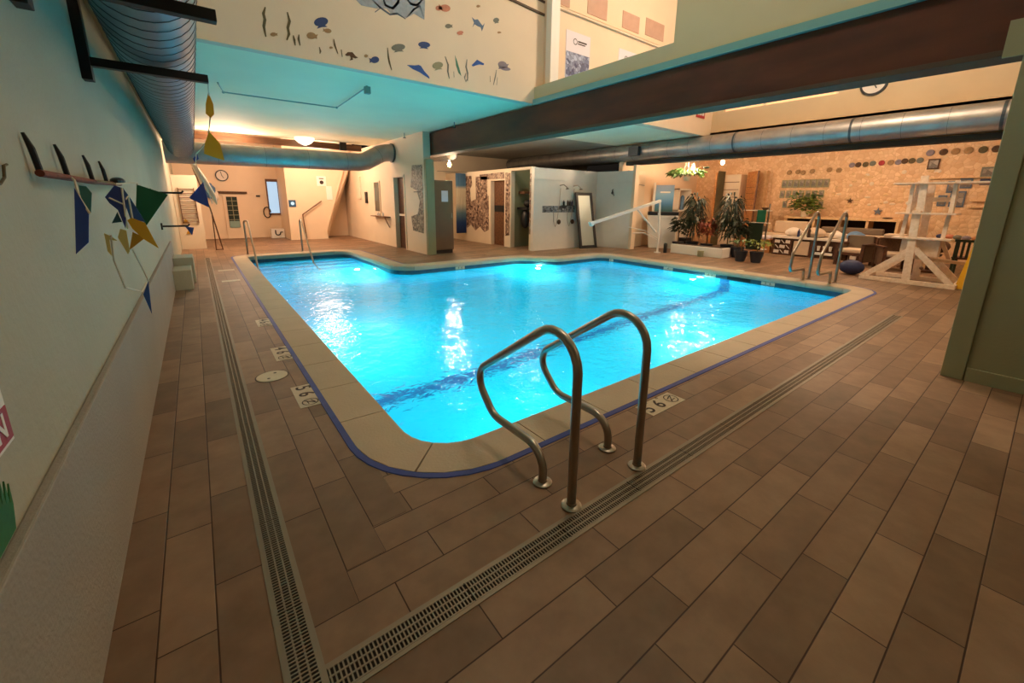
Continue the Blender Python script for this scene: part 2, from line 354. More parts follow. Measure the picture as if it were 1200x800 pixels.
# ------------------------------------------------------------------ pool outline
POOL = fillet([(.91, 2.05), (9.4, 2.05), (9.4, 8.05), (7.6, 8.05), (6.9, 8.85), (3.45, 8.85), (3.45, 12.75), (.91, 12.75)],
              [.36, .22, .35, .55, .6, .55, .45, .12], 9)
def resample(P, step):
    out = []; n = len(P)
    for i in range(n):
        a, b = P[i], P[(i+1) % n]; k = max(1, int((b-a).length/step))
        out += [a.lerp(b, j/k) for j in range(k)]
    return out
POOL = [p for i, p in enumerate(POOL) if (p-POOL[i-1]).length > 1e-4]
RING = resample(POOL, .11)
def normals(P):
    o = []
    for i in range(len(P)):
        t = (P[(i+1) % len(P)]-P[i-1]).normalized(); o.append(Vector((t.y, -t.x)))
    return o
NRM = normals(RING)
def off(d): return [p+q*d for p, q in zip(RING, NRM)]
# ------------------------------------------------------------------ deck
def deck():
    bm = bmesh.new()
    outer = [bm.verts.new((x, y, 0)) for x, y in ((-.62, -3.3), (16.2, -3.3), (16.2, 19.2), (-.62, 19.2))]
    hole = [bm.verts.new((p.x, p.y, 0)) for p in off(.30)]
    ed = [bm.edges.new((L[i], L[(i+1) % len(L)])) for L in (outer, hole) for i in range(len(L))]
    bmesh.ops.triangle_fill(bm, use_beauty=True, edges=ed)
    bmesh.ops.recalc_face_normals(bm, faces=bm.faces)
    for f in bm.faces:
        if f.normal.z < 0: f.normal_flip()
    me = bpy.data.meshes.new('floor'); bm.to_mesh(me); bm.free(); me.materials.append(MT['floor'])
    o = bpy.data.objects.new('floor', me); COL.objects.link(o); o['kind'] = 'structure'
deck()
# ------------------------------------------------------------------ shell
struct('wall_left', MB().box(-.75, -.45, -3.3, 19.2, 0, 6.5), 'wall')
struct('trim_1', MB().box(-.45, -.42, -3.2, 9.9, 0, .70), 'plinth', bevel=.006)
struct('wall_back', MB().box(-.45, 2.72, 18.75, 19.0, 0, 4.3), 'peach')
struct('wall_front', MB().box(-.75, 16.2, -3.4, -3.2, 0, 6.5), 'wall')
st = [(2.66, 16.95, 0), (3.95, 16.95, 0), (3.9, 16.95, .25), (4.72, 16.95, 2.66), (4.95, 16.95, 3.3), (4.95, 16.95, 3.9), (2.66, 16.95, 3.9)]
struct('wall_stair', MB().prism(st, (0, .12, 0)).box(2.66, 2.78, 17.0, 18.75, 0, 3.9), 'peach')
struct('wall_stairwell', MB().box(2.7, 5.4, 18.1, 18.3, 0, 4.2).prism([(3.95, 17.07, .02), (3.9, 17.07, .25), (4.95, 17.07, 3.3), (5.2, 17.07, 3.3), (4.4, 18.1, .4), (4.2, 18.1, .02)], (0, .05, 0)), 'peach')
# wall between the shallow end and the passage, with a doorway
cw = MB().box(5.0, 5.2, 10.6, 12.0, 0, 3.25).box(5.0, 5.2, 12.75, 18.2, 0, 3.25).box(5.0, 5.2, 12.0, 12.75, 2.15, 3.25)
wcol = struct('wall_passage', cw, 'cream')
struct('trim_2', MB().box(5.0, 5.24, 10.48, 10.6, 0, 2.55), 'green', bevel=.008)
struct('trim_3', MB().box(4.98, 5.0, 11.93, 12.0, 0, 2.2).box(4.98, 5.0, 12.75, 12.82, 0, 2.2).box(4.98, 5.0, 11.93, 12.82, 2.15, 2.22), 'cream')
panel_ = struct('shade_panel', MB().box(5.12, 5.17, 12.0, 12.75, 0, 2.15), 'darkwood')  # dark panel added in the doorway to stand for the unlit interior
MB().box(5.10, 5.12, 12.02, 12.73, 1.0, 1.06).build('cross_rail', 'cream', panel_)
struct('wall_rear', MB().box(5.2, 16.2, 15.2, 15.4, 0, 3.3), 'cream')
# mosaic wall with a doorway and a niche, rooms behind
struct('wall_mosaic', MB().box(8.1, 8.26, 9.82, 9.9, 0, 2.5).box(8.1, 8.26, 9.9, 10.85, 2.42, 2.5).box(8.1, 8.26, 10.85, 11.2, 0, 2.5).box(8.1, 8.26, 11.2, 12.0, 2.15, 2.5).box(8.1, 8.26, 12.0, 14.0, 0, 2.5).box(8.1, 8.26, 14.0, 15.2, 0, 2.5), 'cream')
struct('wall_changing', MB().box(9.6, 9.75, 9.9, 15.2, 0, 2.5).box(8.26, 9.6, 10.95, 11.1, 0, 2.5).box(8.26, 9.6, 12.1, 12.2, 0, 2.5), 'green')
struct('wall_shower', MB().box(8.1, 10.97, 9.7, 9.82, 0, 2.46), 'showertile')
struct('wall_shower_side', MB().prism([(10.85, 9.7, 0), (10.97, 9.7, 0), (11.28, 8.47, 0), (11.16, 8.45, 0)], (0, 0, 2.46)), 'showertile')
struct('trim_4', MB().box(8.08, 10.9, 9.67, 9.7, 2.14, 2.47).prism([(10.82, 9.69, 2.14), (10.87, 9.70, 2.14), (11.17, 8.45, 2.14), (11.12, 8.45, 2.14)], (0, 0, .33)), 'showertile')
struct('trim_5', MB().box(11.12, 11.32, 8.36, 8.46, 0, 2.66), 'peach')
# lounge alcove
wr = struct('wall_right', MB().box(15.8, 16.0, -3.2, 9.1, 0, 3.3), 'shells')
struct('wall_alcove', MB().box(11.2, 15.8, 8.95, 9.1, 0, 3.3), 'peach')
struct('ceiling_alcove', MB().box(11.35, 16.0, -3.2, 9.1, 3.2, 3.35), 'peach')
up = MB().box(11.35, 11.5, -3.2, 3.42, 2.74, 6.5).box(11.35, 11.5, 5.9, 9.1, 2.74, 6.5).box(11.35, 11.5, 3.42, 5.9, 2.74, 3.84).box(11.35, 11.5, 3.42, 5.9, 4.7, 6.5)
struct('wall_upper_right', up, 'tanwall')
wi = struct('window_1', MB().box(11.44, 11.46, 3.42, 5.9, 3.84, 4.7), 'skylight')
MB().box(11.38, 11.44, 4.9, 4.95, 3.84, 4.7).box(11.38, 11.44, 3.42, 3.47, 3.84, 4.7).build('window_frame', 'peach', wi)
struct('trim_6', MB().box(11.1, 11.36, -.6, 8.75, 2.64, 2.745), 'dark')
# gallery
struct('ceiling', MB().box(-.45, 5.2, 6.3, 14.6, 3.25, 3.45).box(5.2, 11.4, 6.42, 9.1, 3.25, 3.45), 'ceil')
struct('ceiling_rear', MB().box(-.6, 16.0, 14.6, 19.0, 3.9, 4.0).box(-.6, 5.2, 14.55, 14.6, 3.45, 3.9), 'peach')
struct('ceiling_upper', MB().box(-.6, 11.4, -3.3, 6.4, 6.3, 6.45), 'cream')
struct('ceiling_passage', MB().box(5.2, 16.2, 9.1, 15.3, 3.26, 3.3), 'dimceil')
gal = struct('wall_gallery', MB().box(-.45, 5.4, 6.28, 6.42, 3.24, 6.4), 'cream')
gup = struct('wall_upper', MB().box(5.4, 11.4, 6.2, 6.42, 3.25, 6.4), 'peach')
struct('trim_7', MB().box(5.17, 5.38, -3.2, 6.3, 3.22, 3.31), 'teal')
struct('wall_parapet', MB().box(5.2, 5.36, 3.47, 6.3, 3.31, 3.52).box(5.2, 5.36, -3.2, 3.47, 3.31, 6.4), 'parapet')
struct('trim_8', MB().box(5.38, 5.58, 6.06, 6.2, 3.4, 6.4), 'white', bevel=.006)
struct('trim_9', MB().box(5.4, 9.6, 6.15, 6.2, 4.87, 4.90).box(5.4, 9.6, 6.16, 6.2, 4.915, 4.935), 'peach')
struct('trim_10', MB().bar((4.2, 6.27, 4.81), (5.39, 6.27, 4.73), .03, .035).bar((4.8, 6.27, 4.99), (5.39, 6.27, 4.93), .03, .03), 'beamflange')
# near column and wall beside the camera
struct('wall_column', MB().box(5.2, 5.5, .27, .41, 0, 3.22).box(5.23, 5.5, -3.2, .27, 0, 3.22), 'green', bevel=.006)
struct('baseboard_right', MB().box(5.2, 5.23, -3.2, .26, 0, .12), 'green', bevel=.004)
# ------------------------------------------------------------------ beam
bt = thing('ceiling_beam', 'long dark brown beam from the near column to the far post', 'beam', (5.35, 5.7, 2.64))
MB().box(5.22, 5.48, .42, 11.0, 2.70, 3.22).build('beam_web', 'beam', bt, bevel=.004)
MB().box(5.20, 5.5, .42, 10.98, 2.655, 2.70).build('flange', 'beamflange', bt, bevel=.003)
MB().box(5.185, 5.22, .36, .52, 2.64, 2.9).build('saddle', 'green', bt)
# ------------------------------------------------------------------ swimming pool
pool = thing('swimming_pool', 'glowing turquoise indoor pool with stone coping and a blue joint line around it', 'swimming pool', (5, 6, 0))
def strip(d0, z0, d1, z1):
    A, B = off(d0), off(d1); n = len(A)
    return MB().add([(p.x, p.y, z0) for p in A]+[(p.x, p.y, z1) for p in B], [(i, (i+1) % n, n+(i+1) % n, n+i) for i in range(n)])
def zf(y): return -1.62 if y < 4.9 else -1.62+(y-4.9)/7.8*.62
ys = [1.8, 4.9, 13.0]
bs = strip(0, -.10, 0, -2.0)
bs.add([(x, y, zf(y)) for y in ys for x in (.7, 9.7)], [(0, 1, 3, 2), (2, 3, 5, 4)])
bs.build('basin', 'basin', pool)
sb = MB()
for k in range(4): sb.box(.85, 3.6, 12.75-.32*(k+1), 12.95-.32*k*0, -1.6, -.30-.24*k)
sb.build('entry_steps', 'basin', pool)
strip(-.003, -.10, -.003, -.30).build('waterline_tiles', 'band', pool)
ln = MB().add([(.9, 4.30, zf(4.5)+.004), (9.4, 4.30, zf(4.5)+.004), (9.4, 4.52, zf(4.5)+.004), (.9, 4.52, zf(4.5)+.004)], [(0, 1, 2, 3)])
ln.box(.905, .916, 4.30, 4.52, -1.62, -.27).box(9.394, 9.405, 4.30, 4.52, -1.62, -.27)
ln.build('depth_line', 'lane', pool)
# water
P0 = off(-.002)
wm = MB().add([(p.x, p.y, -.172) for p in P0], [tuple(range(len(P0)))])
wo = wm.build('water', 'water', pool)
if wo.data.polygons[0].normal.z < 0: wo.data.flip_normals()
# coping: slabs with thin joints
arc = [0]
for i in range(len(RING)): arc.append(arc[-1]+(RING[(i+1) % len(RING)]-RING[i]).length)
TOT = arc[-1]
def at(s):
    s %= TOT
    for i in range(len(RING)):
        if arc[i+1] >= s:
            t = (s-arc[i])/(arc[i+1]-arc[i]); j = (i+1) % len(RING)
            return RING[i].lerp(RING[j], t), NRM[i].lerp(NRM[j], t).normalized()
prof = [(.004, -.105), (-.008, -.100), (-.014, -.088), (-.014, -.022), (-.006, -.006), (.014, .002), (.305, .008), (.305, -.06)]
nS = round(TOT/.61); cp = MB()
for k in range(nS):
    s0, s1 = k*TOT/nS+.0035+.28, (k+1)*TOT/nS-.0035+.28; m_ = 7; vs = []
    for j in range(m_+1):
        p, q = at(s0+(s1-s0)*j/m_)
        vs += [(p.x+q.x*d, p.y+q.y*d, z) for d, z in prof]
    n = len(prof); fs = [(j*n+a, j*n+(a+1) % n, (j+1)*n+(a+1) % n, (j+1)*n+a) for j in range(m_) for a in range(n)]
    fs += [tuple(range(n)), tuple(m_*n+a for a in range(n))[::-1]]
    cp.add(vs, fs)
cp.build('coping', 'coping', pool, smooth=True)
strip(.0, -.04, .306, -.006).build('coping_grout', 'grout', pool)
A, B = off(.305), off(.345); n = len(A)
bj = strip(.305, .007, .342, .005); bj.add(*[[(p.x, p.y, .005) for p in off(.342)]+[(p.x, p.y, -.01) for p in off(.35)], [(i, (i+1) % n, n+(i+1) % n, n+i) for i in range(n)]])
bj.build('blue_joint', 'blue', pool)
# water-line depth tiles
def wall_marker(txt, p, nx, ny):
    """white tile with depth figures on the waterline band; n = inward normal"""
    t = Vector((-ny, nx, 0)) ; c = Vector((p[0], p[1], -.138))+Vector((nx, ny, 0))*.006
    a = c-t*.13; b = c+t*.13
    mk = MB().bar(a, b, .006, .064).build('depth_tile', 'marker', pool, origin=tuple(c))
    for i, ch in enumerate(txt.replace(' ', '')): text_mesh(ch, .07, frame(tuple(c+Vector((nx, ny, 0))*.005+t*((i-.5)*.09 if len(txt) > 1 else 0)), tuple(t), (0, 0, 1)), 'ink', mk, 'depth_figure')
for txt, y in (('5 6', 3.5), ('4 6', 4.75), ('4', 5.85), ('3 6', 7.75)): wall_marker(txt, (9.4, y), -1, 0)
wall_marker('4 6', (5.05, 8.85), 0, -1)
MB().box(9.385, 9.396, 3.85, 4.35, -.2, -.102).build('skimmer_mouth', 'blackp', pool)
for lb, p, nn in (('underwater pool lamp glowing on the curved far wall', (7.27, 8.43), (-.75, -.66)), ('underwater pool lamp glowing on the right-hand wall', (9.4, 4.97), (-1, 0)), ('underwater pool lamp beside the entry steps', (3.45, 10.3), (-1, 0))):
    N_ = Vector((nn[0], nn[1], 0)).normalized(); c = Vector((p[0], p[1], -.42)); T_ = Vector((-N_.y, N_.x, 0))
    th = thing('pool_lamp', lb, 'pool light', tuple(c), 'underwater pool lamps')
    def disc(r0, d0, r1, d1, k=20):
        q = MB(); q.add([tuple(c+N_*d0+(T_*math.cos(2*PI*i/k)+Vector((0, 0, 1))*math.sin(2*PI*i/k))*r0) for i in range(k)]+[tuple(c+N_*d1+(T_*math.cos(2*PI*i/k)+Vector((0, 0, 1))*math.sin(2*PI*i/k))*r1) for i in range(k)], [(i, (i+1) % k, k+(i+1) % k, k+i) for i in range(k)]+[tuple(range(k, 2*k))]); return q
    disc(.12, 0, .10, .03).build('rim', 'steel', th); disc(.085, .03, .08, .035).build('lens', 'lampglow', th)
# ------------------------------------------------------------------ trench drains
def drain(name, label, x0, x1, y0, y1, along, sec, s0):
    th = thing(name, label, 'drain', ((x0+x1)/2, (y0+y1)/2, 0), 'slotted trench drains')
    fr = MB(); L0, L1 = (y0, y1) if along == 'y' else (x0, x1); a, b = (x0, x1) if along == 'y' else (y0, y1)
    def bx(l0, l1, c0, c1, z0, z1, m): m.box(c0, c1, l0, l1, z0, z1) if along == 'y' else m.box(l0, l1, c0, c1, z0, z1)
    bx(L0, L1, a, a+.016, -.02, .0035, fr); bx(L0, L1, b-.016, b, -.02, .0035, fr); fr.build('frame', 'drain', th)
    pit = MB(); bx(L0, L1, a+.01, b-.01, .0005, .0012, pit); pit.build('channel', 'drainpit', th)
    s = s0
    while s < L1-.02:
        e = min(s+sec, L1); g = MB(); w_ = (b-a-.036)/3
        for k in range(4):
            c0 = a+.018+w_*k; bx(s+.002, e-.002, c0-.003, c0+.003, .0012, .0046, g)
        k = s+.004
        while k < e-.004:
            bx(k, k+.0052, a+.018, b-.018, .0012, .0043, g); k += .0142
        g.build('grate', 'drain', th, origin=(((x0+x1)/2, (s+e)/2, .002) if along == 'y' else ((s+e)/2, (y0+y1)/2, .002))); s = e
drain('trench_drain', 'slotted metal trench drain running along the left-hand wall', .033, .150, .4, 12.9, 'y', .54, .4)
drain('trench_drain', 'slotted metal trench drain crossing the deck in front of the handrails', .150, 7.6, 1.075, 1.200, 'x', .515, .150)
# ------------------------------------------------------------------ pool handrails
def rail_path(pts, rad): return [tuple(p) for p in fillet(pts, rad, 8)]
def near_rail(x, label):
    th = thing('pool_handrail', label, 'handrail', (x, 1.34, 0), 'looped handrails at the near pool edge')
    P = rail_path([(x, 1.235, 0), (x, 1.235, 1.04), (x, 2.15, .405), (x, 1.93, .19), (x, 1.455, .20), (x, 1.455, 0)], [0, .17, .12, .16, .13, 0])
    P = [P[0], (x, 1.235, .3), (x, 1.235, .6)]+P[1:]
    MB().tube(P, .0235, 16).build('rail_tube', 'steel', th, smooth=True)
    for y in (1.235, 1.455): MB().lathe((x, y, 0), [(.052, .001), (.052, .008), (.044, .013), (.027, .016), (.0255, .026), (.024, .026)], 28).build('flange', 'steel', th, smooth=True)
near_rail(1.321, 'steel looped pool handrail on the left of the near pair')
near_rail(1.856, 'steel looped pool handrail on the right of the near pair')
def far_rail(y, label):
    th = thing('ladder_rail', label, 'handrail', (9.85, y, 0), 'ladder rails on the right pool edge')
    P = rail_path([(9.92, y, 0), (9.92, y, 1.52), (8.86, y, .62), (8.82, y, .26), (9.55, y, .24), (9.62, y, 0)], [0, .15, .12, .08, .08, 0])
    MB().tube(P, .026, 12).build('rail_tube', 'steel', th, smooth=True)
    for x in (9.92, 9.62): MB().lathe((x, y, .0), [(.05, .001), (.05, .01), (.026, .014)], 20).build('flange', 'steel', th)
far_rail(2.95, 'steel ladder rail on the right pool edge, nearer the plant pots')
far_rail(2.50, 'steel ladder rail on the right pool edge, nearer the blue bag')
def stair_rail(x, x2, label):
    th = thing('stair_handrail', label, 'handrail', (x, 13.15, 0), 'handrails of the pool entry steps')
    P = rail_path([(x, 13.15, 0), (x, 13.15, .90), (x2, 12.95, .90), (x2, 11.2, -.75)], [0, .08, .10, 0])
    MB().tube(P, .022, 12).build('rail_tube', 'steel', th, smooth=True)
    MB().lathe((x, 13.15, 0), [(.05, .001), (.05, .01), (.024, .014)], 20).build('flange', 'steel', th)
stair_rail(.98, 1.05, 'steel stair handrail at the left end of the entry steps')
stair_rail(2.32, 2.32, 'steel stair handrail in the middle of the entry steps')
# ------------------------------------------------------------------ deck depth markers
def ring_mesh(c, r, wd, xa, ya, z, n=24):
    m = MB(); X_, Y_ = Vector(xa), Vector(ya); C_ = Vector(c)
    for rr in (r, r-wd):
        m.v += [tuple(C_+X_*math.cos(2*PI*i/n)*rr+Y_*math.sin(2*PI*i/n)*rr) for i in range(n)]
    m.f += [(i, (i+1) % n, n+(i+1) % n, n+i) for i in range(n)]
    return m
def deck_marker(label, c, txt, xa, ya, L_=.42, W_=.16):
    X_, Y_ = Vector(xa), Vector(ya); c = Vector(c)
    th = thing('depth_marker', label, 'depth marker', tuple(c), 'depth marker tiles in the deck')
    q = [c+X_*i*L_/2+Y_*j*W_/2 for i, j in ((-1, -1), (1, -1), (1, 1), (-1, 1))]
    MB().prism([(p.x, p.y, .0005) for p in q], (0, 0, .002)).build('tile', 'marker', th)
    for ch, u in zip(txt, (-.15, -.02)):
        p = c+X_*u*L_/.42; text_mesh(ch, .155, frame((p.x, p.y, .0035), xa, ya), 'ink', th, 'numeral', .0004, .002)
    for u in (-.085, .045):
        p = c+X_*u*L_/.42+Y_*.045; text_mesh("'" if u < 0 else '"', .09, frame((p.x, p.y, .0035), xa, ya), 'ink', th, 'unit_mark', .0004)
    p = c+X_*.135*L_/.42
    g = ring_mesh((p.x, p.y, .004), .058, .008, xa, ya, 0)
    g.bar(p+(X_+Y_)*-.035+Vector((0, 0, .004)), p+(X_+Y_)*.035+Vector((0, 0, .004)), .008, .001)
    g.bar(p-X_*.03+Y_*.01+Vector((0, 0, .004)), p+X_*.02+Y_*.03+Vector((0, 0, .004)), .009, .001)
    g.bar(p-X_*.03-Y_*.02+Vector((0, 0, .004)), p+X_*.03-Y_*.015+Vector((0, 0, .004)), .006, .001)
    g.build('no_diving_symbol', 'ink', th)
deck_marker('white 5\'6" depth tile with a no diving symbol, in the left deck nearest the camera', (.508, 3.325, 0), '56', (0, -1, 0), (1, 0, 0))
deck_marker('white 4\'6" depth tile beyond the round lid on the left deck', (.508, 4.44, 0), '46', (0, -1, 0), (1, 0, 0))
deck_marker('white depth tile on the left deck, the third one from the camera', (.50, 5.72, 0), '46', (0, -1, 0), (1, 0, 0), .34)
deck_marker('white 5\'6" depth tile to the right of the near handrails', (2.645, 1.600, 0), '56', (1, 0, 0), (0, 1, 0))
for y, lb in ((9.0, 'nearer'), (10.4, 'farther')):
    tag(MB().box(.22, .50, y, y+.16, .0005, .003).build('floor_plate', 'marker', origin=(.36, y, 0)), 'small pale plate set in the far left deck, the %s of the two' % lb, 'floor plate', 'pale plates in the left deck')
th = thing('skimmer_lid', 'round cream skimmer lid set in the deck between two depth tiles', 'skimmer lid', (.345, 3.88, 0))
MB().lathe((.345, 3.88, 0), [(.118, .0005), (.118, .004), (.11, .006), (.001, .006)], 36).build('lid', 'lid', th)
ring_mesh((.345, 3.88, .0028), .127, .010, (1, 0, 0), (0, 1, 0), 0, 36).build('lid_rim', 'ink', th)
for dx, dy in ((-.03, -.05), (.03, .055)): MB().lathe((.345+dx, 3.88+dy, .0062), [(.013, 0), (.013, .0006), (.001, .0006)], 12).build('finger_hole', 'ink', th)
for x, y, lb in ((9.75, 4.25, 'beside the dark plant pots'), (9.62, 3.35, 'beside the far ladder rails')):
    tag(MB().lathe((x, y, .0066), [(.09, 0), (.09, .003), (.001, .003)], 20).build('deck_cap', 'lid', origin=(x, y, .0066)), 'small round pale cap on the right pool edge '+lb, 'cap', 'round caps on the right coping')
